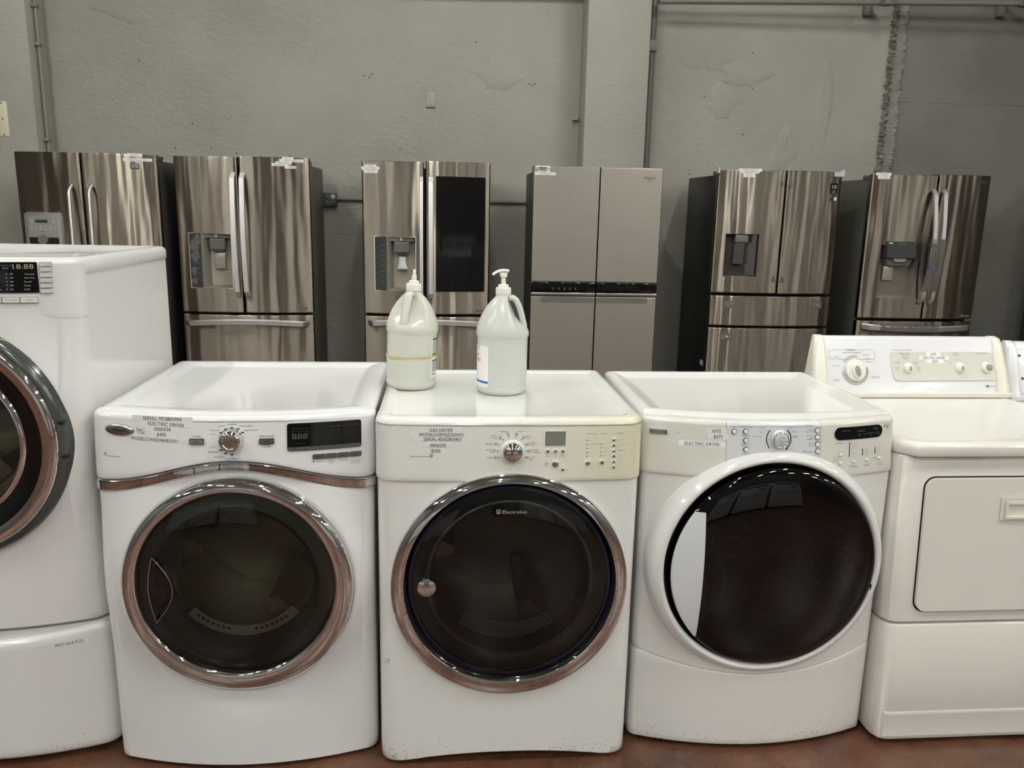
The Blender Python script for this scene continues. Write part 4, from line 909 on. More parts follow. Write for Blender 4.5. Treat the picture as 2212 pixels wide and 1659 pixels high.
# ================================================================ tall dryer on a drawer pedestal
def tall_dryer():
    t = thing('dryer', 'white front-load dryer raised on a drawer pedestal with dark chrome porthole', 'dryer', (-1.228, 1.972, 0.385))
    b = Body(0.686, 0.72, 0.066, 0.045, 0.0, 9)
    ZB = 0.0; ZT = 0.95; k0 = 0.385
    cabinet(b, t, 'white_tall_clean', 0.004, 0.915)
    # embossed side sheet
    mb = MB()
    for y0, y1 in ((0.127, 0.26), (0.333, 0.47), (0.54, 0.668)):
        pts = [(y0, 0.02), (y0, 0.80), (y0+0.010, 0.835), (y0+0.035, 0.851), (y1-0.035, 0.851), (y1-0.010, 0.835), (y1, 0.80), (y1, 0.02)]
        P = [Vector((0.3405, y, z)) for y, z in pts]
        mb.sweep([tuple(p) for p in P], [(0.0018, 0), (0.0, 0.009), (-0.0018, 0), (0.0, -0.009)], Vector((1, 0, 0)))
    mb.build('side_emboss', 'white_tall_clean', t)
    polar_front(b, t, 'white_tall_clean', 0.012, 0.93, 0.015, 0.510, 0.272, pad=0.012, dw=0.05, ys=0.12)
    wrap(b, t, 'white_tall_clean', 'control_panel', lambda x: 0.800+0.030*(1-min(1, abs(x)/0.34)**2)-0.006, 0.945, roll=0.012, out=0.0015, ys=0.10)
    top_panel(b, t, 'white_tall_clean', 0.95, [(0.002, 0.03, 0.0, 0.905), (-0.003, 0.03, -0.003, 0.912), (-0.003, 0.03, -0.003, 0.935), (0.002, 0.034, 0.002, 0.944), (0.012, 0.044, 0.012, 0.948), (0.03, 0.06, 0.03, 0.948), (0.055, 0.085, 0.055, 0.938)])
    mb = MB(); mb.box(0.3405, 0.3415, 0.14, 0.70, 0.9025, 0.9055); mb.build('seam', 'gap', t)
    cx, cz = 0.015, 0.510
    mb = MB(); mb.lathe([(0.306, 0.075), (0.304, 0.02), (0.300, -0.004), (0.293, -0.012), (0.284, -0.014)], cx, cz, 120); door = mb.build('door', 'smoke_panel', t, 60)
    lab(door, 'dark smoky outer ring')
    mb = MB(); mb.lathe([(0.284, -0.013), (0.281, -0.020), (0.275, -0.024), (0.262, -0.023), (0.248, -0.019)], cx, cz, 120); mb.build('rim', 'chrome', door, 60)
    mb = MB(); mb.lathe([(0.248, -0.019), (0.235, -0.016), (0.208, -0.008), (0.205, -0.006)], cx, cz, 120); mb.build('inner_bezel', 'black_gloss', door, 60)
    mb = MB(); mb.lathe([(0.2055, -0.006), (0.200, -0.012), (0.194, -0.012), (0.190, -0.004), (0.188, 0.01)], cx, cz, 96); mb.build('inner_rim', 'chrome', door, 60)
    mb = MB(); mb.lathe([(0.191, 0.004), (0.15, -0.006), (0.08, -0.012), (0.0005, -0.014)], cx, cz, 96); mb.build('door_glass', 'glass_smoke', door)
    mb = MB()
    for a0 in (4, 14): 
        mb.lathe([(0.285, -0.0135), (0.2855, -0.0139), (0.286, -0.0135)], cx, cz, 12)
    mb.bm.free()
    mb = MB()
    for z in (0.050, -0.035):
        x = cx+math.sqrt(0.296**2-z*z); mb.box(x-0.008, x+0.008, -0.013, 0.004, cz+z-0.005, cz+z+0.005, 0.002)
    mb.build('hinge_tab', 'black_matt', door)
    tub(t, cx, cz, 0.175, 0.06, 0.4)
    b.out = 0.004; mp = b.mp
    def L(p): return (p[0], p[1]-k0)
    (xr, z1), (_x, z0) = L((0.2679, 1.3247)), L((0.2617, 1.2528))
    x0, x1 = 0.02, xr
    mb = MB(); plate(mb, x0, x1, z0, z1, mp, 0.0012, 0.001, 16); d = mb.build('display', 'black_gloss', t)
    mb = MB(); T(mb, '18:88', L((0.2409, 1.3144)), 0.0115, mp, 0.0415, off=0.0018); mb.build('lettering', 'segment_amber', d)
    mb = MB()
    for s, p, w, c in (('60', (0.2159, 1.2972), 0.0065, .004), ('50', (0.2156, 1.2883), 0.0065, .004), ('40', (0.2151, 1.2793), 0.0065, .004), ('30', (0.2146, 1.2703), 0.0065, .004), ('20', (0.2141, 1.2610), 0.0065, .004), ('Connect', (0.2523, 1.2968), 0.0195, .0042), ('Add Water', (0.2519, 1.2878), 0.020, .0036), ('Loud', (0.2486, 1.2790), 0.0115, .0042), ('Soft', (0.2471, 1.2699), 0.010, .0042), ('Off', (0.2459, 1.2607), 0.009, .0042), ('Dry', (0.1898, 1.2609), 0.009, .0036), ('Time', (0.2051, 1.3112), 0.012, .0036)):
        T(mb, s, L(p), c, mp, w, off=0.0018)
    for p in ((0.2060, 1.2973), (0.2056, 1.2883), (0.2051, 1.2793), (0.2046, 1.2704), (0.2039, 1.2612), (0.2415, 1.2879), (0.2409, 1.2790), (0.2403, 1.2700), (0.2395, 1.2607)): p = L(p); disc(mb, p[0], p[1], 0.0012, lambda x, z, o: mp(x, z, o+0.0012), 0.0006, 8)
    mb.build('lettering', 'print_pale', d)
    mb = MB(); T(mb, 'ESTIMATED TIME', L((0.2070, 1.3170)), 0.0026, mp, 0.026, off=0.0018); mb.build('lettering', 'print_teal', d)
    for i, (s, yc) in enumerate((('Steam Dewrinkle', 362), ('Wrinkle Guard', 423), ('More Time', 484), ('Less Time', 545), ('Touch Up', 605), ('My Cycle', 665))):
        (xa, zz) = L([(0.2742, 1.3205), (0.2733, 1.3078), (0.2724, 1.2949), (0.2716, 1.2821), (0.2709, 1.2694), (0.2701, 1.2567)][i]); (xb, _z) = L([(0.2984, 1.3204), (0.2979, 1.3075), (0.2973, 1.2947), (0.2966, 1.2817), (0.2961, 1.2690), (0.2956, 1.2562)][i])
        mb = MB(); plate(mb, xa, xb, zz-0.0048, zz+0.0048, mp, 0.0022, 0.0015, 6); o = mb.build('option_button', 'white_plain', t)
        mb = MB(); rframe(mb, xa, xb, zz-0.0048, zz+0.0048, 0.0015, 0.0005, lambda x, z, o_: mp(x, z, o_+0.0022)); disc(mb, xa+0.004, zz, 0.0010, lambda x, z, o_: mp(x, z, o_+0.0022), 0.0005, 8); T(mb, s, ((xa+xb)/2+0.002, zz), 0.0026, mp, 0.0165, off=0.0028); mb.build('lettering', 'print_blue' if i == 0 else 'print_grey', o)
    for s, p in (('Timed Dry', (0.2098, 1.2363)), ('Clothes', (0.2462, 1.2359)), ('Manual', (0.1726, 1.2367))):
        x, z = L(p); mb = MB(); plate(mb, x-0.0178, x+0.0178, z-0.0070, z+0.0070, mp, 0.0018, 0.0012, 6); o = mb.build('cycle_button', 'white_plain', t)
        mb = MB(); rframe(mb, x-0.0178, x+0.0178, z-0.0070, z+0.0070, 0.0012, 0.0006, lambda x, z, o_: mp(x, z, o_+0.0018)); T(mb, s, (x, z), 0.0042, mp, 0.026 if s != 'Clothes' else 0.0165, off=0.0024); mb.build('lettering', 'print_grey', o)
    return t
tall_dryer()
def pedestal():
    t = thing('pedestal', 'white drawer pedestal under the tall dryer, sticker reads W27 H14 D25', 'appliance pedestal', (-1.228, 1.972, 0))
    b = Body(0.686, 0.70, 0.066, 0.04, 0, 9)
    cabinet(b, t, 'white_tall', 0.01, 0.385)
    top = lambda x: 0.378-0.020*max(0.0, math.cos(PI*min(1, abs(x)/0.30)*0.5))**0.7
    wrap(b, t, 'white_tall', 'drawer_front', 0.02, top, out=0.006, be=0.012, depth=0.05, n=60)
    mb = MB(); mb.loft([b.ring(z, 0.006, 0.010, 0.0) for z in (0.360, 0.3835)]); mb.build('top_sheet', 'white_plain', t)
    b.out = 0.006
    sticker(t, 'W27 H14 D25', (0.2537, 0.3384), 0.0085, 0.066, b.mp, 0.088, 0.0115, rot=0.05)
    return t
pedestal()

# ================================================================ old top-console dryer
def old_machine(x, name, label, cat, y, zt, full=True):
    t = thing(name, label, cat, (x, y, 0))
    hw = 0.343; D = 0.69; yf = lambda z: 0.018+0.060*z         # front leans back a little
    w = hw-0.002
    def plan(z, e=0.0):
        f = yf(z)+e; c = 0.030
        L_ = [(-w+e, f+c+0.012), (-w+e+0.004, f+c-0.004), (-w+e+0.013, f+0.008), (-w+e+c, f+0.0015), (-w+e+c+0.012, f)]
        return [(a, q, z) for a, q in L_]+[(-a, q, z) for a, q in L_[::-1]]+[(w-e, D, z), (-w+e, D, z)]
    mb = MB(); mb.loft([plan(z, e) for z, e in ((0.368, 0.02), (0.368, 0.003), (0.372, 0.0), (zt-0.045, 0.0), (zt-0.040, 0.003), (zt-0.040, 0.02))]); mb.build('cabinet', 'white_old', t)
    mb = MB(); mb.loft([plan(z, e) for z, e in ((0.012, 0.012), (0.015, 0.003), (0.02, 0.0), (0.355, 0.0), (0.361, 0.003), (0.3625, 0.010), (0.3625, 0.03))]); o = mb.build('kick_panel', 'white_old', t)
    mb = MB(); mb.loft([[(-w+0.022, yf(z)-d, z), (w-0.022, yf(z)-d, z), (w-0.022, yf(z)+0.02, z), (-w+0.022, yf(z)+0.02, z)] for z, d in ((0.026, 0.0), (0.088, 0.001), (0.094, 0.0028), (0.100, 0.001))]); mb.build('kick_ledge', 'white_old', o)
    # lid with chamfered front corners
    def lid(z, e, b_=0.0):
        f = yf(zt)-0.026+e; c = 0.045
        return [(-hw+e, f+c, z), (-hw+e+c*0.9, f, z), (hw-e-c*0.9, f, z), (hw-e, f+c, z), (hw-e, D-e, z), (-hw+e, D-e, z)]
    mb = MB(); mb.loft([lid(zt-0.040, 0.012), lid(zt-0.038, 0.002), lid(zt-0.034, 0.0), lid(zt-0.014, 0.0), lid(zt-0.006, 0.004), lid(zt-0.001, 0.014), lid(zt, 0.03), lid(zt-0.001, 0.05)]); mb.build('top_panel', 'white_old', t)
    mp = lambda a, z, o_: (a, yf(z)-o_, z)
    # door
    if full:
        mb = MB(); plate(mb, -0.267, 0.267, 0.4, 0.787, mp, 0.0008, 0.032, 12); g = mb.build('door_gap', 'gap', t)
        mb = MB(); plate(mb, -0.263, 0.263, 0.404, 0.783, mp, 0.010, 0.030, 12); d = mb.build('door', 'white_old', t, 60)
        m = d.modifiers.new('edge', 'BEVEL'); m.width = 0.004; m.segments = 3; m.limit_method = 'ANGLE'; m.angle_limit = math.radians(50)
        hx0, hz0 = -0.047, 0.665
        mb = MB(); rframe(mb, hx0, hx0+0.17, hz0, hz0+0.068, 0.003, 0.009, lambda a, z, o_: mp(a, z, o_*5+0.010)); rframe(mb, hx0+0.012, hx0+0.158, hz0+0.006, hz0+0.056, 0.003, 0.006, lambda a, z, o_: mp(a, z, o_*14+0.010), 0.0006); plate(mb, hx0, hx0+0.17, hz0, hz0+0.068, mp, 0.0006, 0.003, off=0.010); h = mb.build('door_handle', 'white_old', d)
        mb = MB(); a0, a1, b0, b1 = hx0+0.016, hx0+0.154, hz0+0.010, hz0+0.052
        mb.grid([[mp(a, z, o_) for a in (a0, a1)] for z, o_ in ((b0, 0.0112), (b0+0.030, 0.0112), (b1-0.004, 0.020), (b1, 0.020))]); mb.build('handle_recess', 'ivory', h)
    # console
    CY0, CY1 = 0.585, 0.665; CZ0, CZ1 = zt+0.002, zt+0.192
    cy = lambda z: CY0+(CY1-CY0)*(z-CZ0)/(CZ1-CZ0)
    cw = lambda z: 0.343-0.020*(z-CZ0)/(CZ1-CZ0)
    cm = lambda a, z, o_: (a, cy(z)-o_, z)
    ends = 'ivory' if full else 'panel_white'
    mb = MB(); w0, w1 = 0.300, 0.298
    mb.loft([[(-0.30, cy(CZ0)+0.004, CZ0), (-0.30, cy(CZ1)-0.006, CZ1-0.012), (-0.30, cy(CZ1)+0.004, CZ1-0.003), (-0.30, D, CZ1-0.001), (-0.30, D, CZ0)], [(0.30, cy(CZ0)+0.004, CZ0), (0.30, cy(CZ1)-0.006, CZ1-0.012), (0.30, cy(CZ1)+0.004, CZ1-0.003), (0.30, D, CZ1-0.001), (0.30, D, CZ0)]])
    c = mb.build('console', 'panel_white', t)
    for s in (-1, 1):
        mb = MB(); R = []
        for a, g in ((0.296, 0.0), (0.300, 0.006), (0.315, 0.012), (0.331, 0.009), (0.343, -0.002), (0.343, -0.02)):
            tz = 0.02*(1 if a > 0.33 else (a-0.296)/0.04)
            R.append([(s*a, cy(CZ0)-g, CZ0), (s*a, cy(CZ0+0.03)-g, CZ0+0.03), (s*(a-tz*0.6), cy(CZ1-0.03)-g, CZ1-0.02), (s*(a-tz*0.8), cy(CZ1)-g*0.5, CZ1-0.004), (s*(a-tz), cy(CZ1)+0.02, CZ1+0.002), (s*(a-tz), D+0.004, CZ1+0.001), (s*a, D+0.004, CZ0)])
        mb.loft(R); mb.build('end_cap', ends, c, 50)
    mb = MB(); mb.box(-0.343, 0.343, cy(CZ0)-0.010, cy(CZ0)+0.05, CZ0-0.002, CZ0+0.014, 0.003); mb.build('console_base', ends, c)
    mb = MB(); mb.box(-0.335, 0.335, cy(CZ0)-0.0095, cy(CZ0)+0.05, CZ0-0.0035, CZ0-0.0015); mb.build('seam', 'gap', c)
    return t, c, cm, cy, (CZ0, CZ1)
def old_dryer():
    t, c, mp, cy, (CZ0, CZ1) = old_machine(1.564, 'dryer', 'old white dryer with sloping dial console and rectangular drop door, price label $250', 'dryer', 1.917, 0.885)
    pan = [(-0.0744, 1.0187), (-0.0761, 0.9368), (0.3045, 0.9397), (0.3060, 1.0175)]
    mb = MB()
    def slab(pts, t_, o0=0.0):
        n = len(pts); mb.loft([[mp(x, z, o) for x, z in pts] for o in (o0, o0+t_)], False, True)
    def rounded(pts, r, n=6):
        out = []
        for i, p in enumerate(pts):
            p = Vector(p); a = (Vector(pts[i-1])-p).normalized()*r; b_ = (Vector(pts[(i+1) % len(pts)])-p).normalized()*r
            for k in range(n+1):
                s = k/n; out.append(tuple(p+a*(1-s)**2+b_*s**2))
        return out
    slab(rounded([(-0.0741, 1.0282), (-0.0643, 0.9365), (0.3033, 0.9390), (0.2956, 1.0304)], 0.018), 0.0008); mb.build('control_plate', 'panel_grey', c)
    mb = MB(); P = lambda s, p, cap=0.003, w=None: T(mb, s, p, cap, mp, w, off=0.0014)
    for s, p, w, cap in (('EVENHEAT', (-0.2053, 1.0337), 0.030, .0048), ('Auto Moisture Sensing Plus', (-0.2042, 1.0257), 0.065, .0044), ('NORMAL DRY', (-0.1550, 1.0186), 0.0245, .0034), ('DAMP DRY', (-0.1511, 1.0062), 0.0195, .0034), ('MORE DRY', (-0.2573, 1.0110), 0.020, .0034), ('LESS DRY', (-0.1437, 0.9955), 0.026, .0028), ('WRINKLE GUARD', (-0.2640, 0.9836), 0.027, .0028), ('TUMBLE PRESS', (-0.2653, 0.9398), 0.024, .003), ('DRYER RACK', (-0.2668, 0.9355), 0.021, .003), ('TIMED DRY', (-0.1291, 0.9486), 0.030, .0048),
        ('Total Care System with EVENHEAT', (-0.0267, 1.0349), 0.068, .0032), ('FABRIC CARE', (-0.0202, 1.0228), 0.0345, .0046), ('TEMPERATURE', (-0.0186, 1.0174), 0.023, .0026), ('PERM PRESS', (-0.0179, 1.0103), 0.025, .0026), ('MEDIUM', (-0.0177, 1.0059), 0.013, .0026), ('COTTON MEDIUM', (-0.0501, 0.9964), 0.028, .0026), ('DELICATE LOW', (-0.0495, 0.9917), 0.017, .0026), ('AIR FLUFF', (-0.0526, 0.9776), 0.0175, .0026), ('NO HEAT', (-0.0524, 0.9729), 0.012, .0026), ('NORMAL', (0.0164, 0.9970), 0.015, .0026), ('MED HIGH', (0.0170, 0.9923), 0.019, .0026), ('COTTONS', (0.0232, 0.9789), 0.017, .0026), ('TOWELS', (0.0234, 0.9742), 0.015, .0026), ('HIGH', (0.0251, 0.9699), 0.008, .0026),
        ('SIGNAL', (0.1620, 1.0249), 0.0195, .0046), ('END OF CYCLE', (0.1626, 1.0184), 0.022, .0024), ('LOW', (0.1655, 1.0052), 0.009, .0028), ('OFF', (0.1405, 0.9933), 0.007, .0028), ('HIGH', (0.1950, 0.9939), 0.008, .0028), ('PUSH TO START', (0.2530, 1.0254), 0.0385, .0046), ('Heavy Duty', (-0.0418, 0.9127), 0.0225, .0032), ('Wide Opening', (0.0050, 0.9128), 0.036, .0032), ('Quiet Pak', (0.0526, 0.9132), 0.0215, .0032)):
        P(s, p, cap, w)
    cx, cz = (-0.1973, 0.9706)
    for a, s in ((-158, '80'), (-133, '70'), (-112, '60'), (-92, '50'), (-72, '40'), (-52, '30'), (-32, '20'), (-12, '10')):
        P(s, (cx+0.0445*math.cos(math.radians(a)), cz+0.0445*math.sin(math.radians(a))), 0.0026)
    rg = [(0.052, 0.10)]
    x0, z0 = (-0.2822, 1.0042); x1, z1 = (-0.1240, 1.0343)
    rframe(mb, x0, x1, z0, z1, 0.006, 0.0005, lambda x, z, o: mp(x, z, o+0.0002))
    mb.build('printed_text', 'print_grey', c)
    mb = MB()
    for i in range(8): arc(mb, cx, cz, 0.0385, 0.0455, 187+i*22.0, 187+(i+1)*22.0-1.5, mp, 0.0008, 6)
    arc(mb, cx, cz, 0.0395, 0.0465, 76, 118, mp, 0.0008); arc(mb, cx, cz, 0.0395, 0.0465, 119.5, 143, mp, 0.0008); arc(mb, cx, cz, 0.0395, 0.0455, 12, -14, mp, 0.0008)
    mb.build('dial_scale', 'dial_mark', c)
    def knob(px, pz, r, h, name, cap=True, ang=-8):
        sl = 80/190.0
        def q(rr, hh, n=48): return [(px+rr*math.cos(2*PI*k/n), cy(pz+rr*math.sin(2*PI*k/n))-hh, pz+rr*math.sin(2*PI*k/n)) for k in range(n)]
        m = MB(); m.loft([q(r, 0), q(r, h*0.35), q(r*0.94, h*0.55), q(r*0.74, h*0.62), q(r*0.66, h*0.66), q(r*0.60, h*0.7)], False, True); o = m.build(name, 'ivory', c)
        ca, sa = math.cos(math.radians(ang)), math.sin(math.radians(ang)); el = []
        def ring(a, b_, hh, dx=0.0): return [((lambda u, v: (px+u*ca-v*sa, cy(pz+u*sa+v*ca)-hh, pz+u*sa+v*ca))(dx+a*math.cos(2*PI*k/32), b_*math.sin(2*PI*k/32))) for k in range(32)]
        if cap:
            m = MB(); m.loft([ring(r*0.46, r*0.68, h*0.66), ring(r*0.46, r*0.68, h*1.2), ring(r*0.40, r*0.62, h*1.4)], False, True); g = m.build('knob_grip', 'ivory', o)
            m = MB(); m.loft([ring(r*0.30, r*0.52, h*1.39, -r*0.03), ring(r*0.28, r*0.50, h*1.43, -r*0.03)], False, True); m.build('knob_inlay', 'dial_grey', o)
        return o
    k = knob(cx, cz, 0.0345, 0.016, 'timer_dial', ang=8); x, z = (-0.2071, 1.0042); mb = MB(); T(mb, 'I', (x, z), 0.0055, mp, 0.0009, off=0.0085, rot=0.45); mb.build('pointer', 'print_black', k)
    knob(*(-0.0112, 0.9781), 0.0165, 0.013, 'selector_knob'); knob(*(0.1719, 0.9796), 0.0165, 0.013, 'selector_knob')
    x, z = (0.2659, 0.9807)
    o = knob(x, z, 0.018, 0.015, 'start_button', False)
    mb = MB(); ring = lambda rr, hh: [(x+0.004+rr*math.cos(2*PI*k_/32), cy(z+rr*math.sin(2*PI*k_/32))-hh, z+0.002+rr*math.sin(2*PI*k_/32)) for k_ in range(32)]
    mb.loft([ring(0.0105, 0.009), ring(0.0105, 0.0125), ring(0.009, 0.0135)], False, True); mb.build('button_inlay', 'dial_grey', o)
    for s, p, w, tw, th in (('6594', (0.0817, 1.0220), 0.0195, 0.050, 0.0115), ('ELECTRIC DRYER', (0.0828, 1.0102), 0.078, 0.105, 0.0115), ('$250', (0.0856, 0.9991), 0.0195, 0.064, 0.0105)):
        sticker(c, s, p, 0.0082, w, mp, tw, th, 'sticker_white', off=0.001)
    x, z = (0.2736, 0.9215); mb = MB(); plate(mb, x-0.014, x-0.009, z-0.003, z+0.003, mp, 0.0008, 0, 2); T(mb, 'Kenmore', (x+0.003, z), 0.0042, mp, 0.022, off=0.001, slant=0.1); mb.build('badge', 'print_black', c)
    return t
old_dryer()
def edge_washer():
    t, c, mp, cy, (CZ0, CZ1) = old_machine(2.285, 'washer', 'white top-console machine past the old $250 dryer, console end showing two screws', 'washing machine', 1.97, 0.862, False)
    mb = MB(); rframe(mb, -0.296, 0.296, CZ0+0.02, CZ1-0.022, 0.012, 0.004, lambda x, z, o: mp(x, z, o*3)); mb.build('trim_frame', 'panel_white', c)
    for dx, dz in ((-0.288, 0.145), (-0.286, 0.07)):
        mb = MB(); mb.lathe_cap([(0.0045, 0.002), (0.0045, -0.004), (0.003, -0.0055)], dx, CZ0+dz, 12, cy(CZ0+dz)); mb.build('screw', 'screw', c)
    return t
edge_washer()

# ================================================================ refrigerators
FB = 0.045
def fridge_base(label, x, y, side, depth=0.70, zc=1.742, bow=FB, hw=0.454, group=None):
    t = thing('refrigerator', label, 'refrigerator', (x, y, 0))
    mb = MB(); mb.box(-hw+0.012, hw-0.012, 0.105, 0.105+depth-0.09, 0.02, zc, 0.006); mb.build('cabinet', side, t)
    mb = MB(); mb.box(-hw+0.03, hw-0.03, 0.085, 0.12, 0.03, zc-0.01); mb.build('gasket', 'gap', t)
    for s in (-1, 1):
        mb = MB(); mb.box(s*(hw-0.075), s*(hw-0.008), 0.06, 0.20, zc-0.004, zc+0.028, 0.006); mb.build('hinge_cover', 'hinge_grey', t)
    mp = lambda a, z, o: (a, bow*(a/hw)**2-o, z)
    return t, mp
def fdoor(t, mp, x0, x1, z0, z1, m, hole=None, name='door', thick=0.085, r=0.012, crown=0.0):
    """curved steel door skin with rounded edges, optional rectangular opening for a dispenser"""
    xs = [x0+(x1-x0)*i/16 for i in range(17)]; zs = [z0+(z1-z0)*i/10 for i in range(11)]
    if hole:
        xs = sorted(set([x for x in xs if min(abs(x-hole[0]), abs(x-hole[1])) > 0.006]+[hole[0], hole[1]])); zs = sorted(set([z for z in zs if min(abs(z-hole[2]), abs(z-hole[3])) > 0.006]+[hole[2], hole[3]]))
    for d in (0.0, 0.001, 0.004, 0.008, 0.013, 0.03):
        for q, a, b_ in ((xs, x0, x1), (zs, z0, z1)): q += [a+d, b_-d]
    xs = sorted(set(round(v, 5) for v in xs)); zs = sorted(set(round(v, 5) for v in zs))
    def e(v, a, b_, rr=r):
        d = min(v-a, b_-v)
        return rr-math.sqrt(max(0, rr*rr-(rr-d)**2)) if d < rr else 0.0
    xm, hwid = (x0+x1)/2, (x1-x0)/2
    def Y(x, z): return mp(x, z, 0)[1]+max(e(x, x0, x1), e(z, z0, z1, 0.006))+crown*((x-xm)/hwid)**2
    mb = MB(); V = {}
    for i, x in enumerate(xs):
        for j, z in enumerate(zs): V[i, j] = mb.v((x, Y(x, z), z))
    for i in range(len(xs)-1):
        for j in range(len(zs)-1):
            cx, cz = (xs[i]+xs[i+1])/2, (zs[j]+zs[j+1])/2
            if hole and hole[0] < cx < hole[1] and hole[2] < cz < hole[3]: continue
            mb.f((V[i, j], V[i+1, j], V[i+1, j+1], V[i, j+1]))
    I, J = len(xs)-1, len(zs)-1
    loop = [V[i, 0] for i in range(I)]+[V[I, j] for j in range(J)]+[V[i, J] for i in range(I, 0, -1)]+[V[0, j] for j in range(J, 0, -1)]
    bk = [mb.v((v.co.x, thick, v.co.z)) for v in loop]
    for a in range(len(loop)): b_ = (a+1) % len(loop); mb.f((loop[a], loop[b_], bk[b_], bk[a]))
    mb.f(bk)
    o = mb.build(name, m, t, 35)
    return o
def niche(door, mp, x0, x1, z0, z1, m, depth=0.075, name='dispenser', slope=0.0, lip=0.004, lipm='niche_beige'):
    mb = MB(); y = max(mp(x0, z0, 0)[1], mp(x1, z0, 0)[1])
    f = [(x0, mp(x0, z0, 0)[1], z0), (x1, mp(x1, z0, 0)[1], z0), (x1, mp(x1, z1, 0)[1], z1), (x0, mp(x0, z1, 0)[1], z1)]
    g = [(x0+0.006, depth-slope, z0+0.004), (x1-0.006, depth-slope, z0+0.004), (x1-0.006, depth, z1-0.006), (x0+0.006, depth, z1-0.006)]
    mb.loft([f, g], False, True); o = mb.build(name, m, door)
    return o
def bar_handle(t, mp, x, z0, z1, m='handle_steel', w=0.015, th=0.011, stand=0.040, bow_=0.034, name='handle', n=24, taper=0.03):
    """flat bowed bar whose slanted ends run back into the door"""
    y0 = mp(x, z0, 0)[1]; path = []
    for k in range(n+1):
        s = k/n; z = z1+(z0-z1)*s
        ends = min(1, min(s, 1-s)/taper); y = y0-0.004-(stand-0.004)*math.sin(ends*PI/2)-bow_*math.sin(PI*s); path.append((x, y, z))
    prof = [(-w, -th*0.4), (-w*0.85, -th), (w*0.85, -th), (w, -th*0.4), (w, th*0.4), (w*0.85, th), (-w*0.85, th), (-w, th*0.4)]
    mb = MB(); mb.sweep(path, prof, Vector((1, 0, 0))); return mb.build(name, m, t, 35)
TILT = 0.3
def hbar(t, mp, x0, x1, z, m='handle_steel', h=0.012, th=0.010, stand=0.045, name='handle', bow_=0.010, n=24, taper=0.05, tilt=TILT):
    path = []
    for k in range(n+1):
        s = k/n; x = x0+(x1-x0)*s; ends = min(1, min(s, 1-s)/taper)
        path.append((x, mp(x, z, 0)[1]-0.004-(stand-0.004)*math.sin(ends*PI/2), z+bow_*math.sin(PI*s)))
    prof = [(-h, -th*0.4), (-h*0.8, -th), (h*0.8, -th), (h, -th*0.4), (h, th*0.4), (h*0.8, th), (-h*0.8, th), (-h, th*0.4)]
    prof = [(a*math.cos(tilt)-q*math.sin(tilt), a*math.sin(tilt)+q*math.cos(tilt)) for a, q in prof]
    mb = MB(); mb.sweep(path, prof, Vector((0, 0, 1))); return mb.build(name, m, t, 35)
def tags(t, mp, rows, cap=0.008):
    for s, p, w, tw in rows: sticker(t, s, p, cap, w, mp, tw, 0.019, 'sticker_white', 'print_grey')

def fridge_round_handles():
    t, mp = fridge_base('steel French-door refrigerator with slim tubular handles behind the tall pedestal dryer', -2.368, 5.70, 'fridge_side')
    dl = fdoor(t, mp, -0.454, -0.022, 0.715, 1.775, 'steel_b'); dr = fdoor(t, mp, -0.016, 0.454, 0.715, 1.775, 'steel_b', name='door')
    dz = fdoor(t, mp, -0.454, 0.454, 0.06, 0.70, 'steel_b', name='freezer_drawer')
    for d, x in ((dl, -0.085), (dr, 0.042)):
        path = []
        for k in range(29):
            s = k/28; z = 1.565-0.74*s; e = min(1, min(s, 1-s)/0.07); path.append((x, mp(x, z, 0)[1]-0.006-0.052*math.sin(e*PI/2)-0.008*math.sin(PI*s), z))
        mb = MB(); mb.sweep(path, [(0.0125*math.cos(2*PI*k/14), 0.010*math.sin(2*PI*k/14)) for k in range(14)], Vector((1, 0, 0))); mb.build('handle', 'handle_steel', d)
    hbar(dz, mp, -0.36, 0.36, 0.63)
    mb = MB(); plate(mb, -0.420, -0.172, 0.96, 1.385, mp, 0.012, 0.025, 12); o = mb.build('dispenser', 'handle_steel', dl)
    mb = MB(); plate(mb, -0.396, -0.196, 1.225, 1.360, mp, 0.0015, 0.004, off=0.012); lab(mb.build('display', 'display_grey', o), 'grey button panel')
    mb = MB(); plate(mb, -0.396, -0.196, 0.99, 1.222, mp, 0.0012, 0.004, off=0.012); mb.build('niche', 'black_matt', o)
    mb = MB(); plate(mb, -0.345, -0.262, 1.318, 1.338, mp, 0.0012, 0.001, off=0.0135); T(mb, 'water', (-0.30, 1.262), 0.009, lambda a, z, o_: mp(a, z, o_+0.0135)); mb.build('screen', 'smoke_panel', o)
    mb = MB()
    for i in range(6):
        for j in range(2): x = -0.375+i*0.032; z = 1.292-0.016*j; plate(mb, x-0.009, x+0.009, z-0.004, z+0.004, mp, 0.0008, 0.001, 2, off=0.0135)
    for x in (-0.373, -0.222):
        for z in (1.322, 1.338): plate(mb, x-0.012, x+0.012, z-0.005, z+0.005, mp, 0.0008, 0.001, 2, off=0.0135)
    mb.build('push_button', 'key_pale', o)
    mb = MB(); mb.lathe_cap([(0.035, -0.008), (0.03, -0.03)], -0.30, 1.208, 20, mp(-0.3, 1.2, 0)[1]); mb.build('spout', 'spout_grey', o)
    mb = MB(); plate(mb, 0.290, 0.345, 1.682, 1.716, mp, 0.003, 0.004); bd = mb.build('badge', 'chrome_soft', t)
    mb = MB(); plate(mb, 0.295, 0.340, 1.688, 1.710, mp, 0.0006, 0.002, off=0.003); mb.build('badge_face', 'dial_grey', bd)
    tags(t, mp, (('0006529', (0.3211, 1.7702), 0.045, 0.095), ('MODELO:MFI2665XEM5', (0.3378, 1.7401), 0.125, 0.178)))
    mb = MB(); mb.box(0.37, 0.45, 0.05, 0.2, 1.75, 1.772, 0.004); mb.build('hinge_cover', 'hinge_grey', t)
fridge_round_handles()

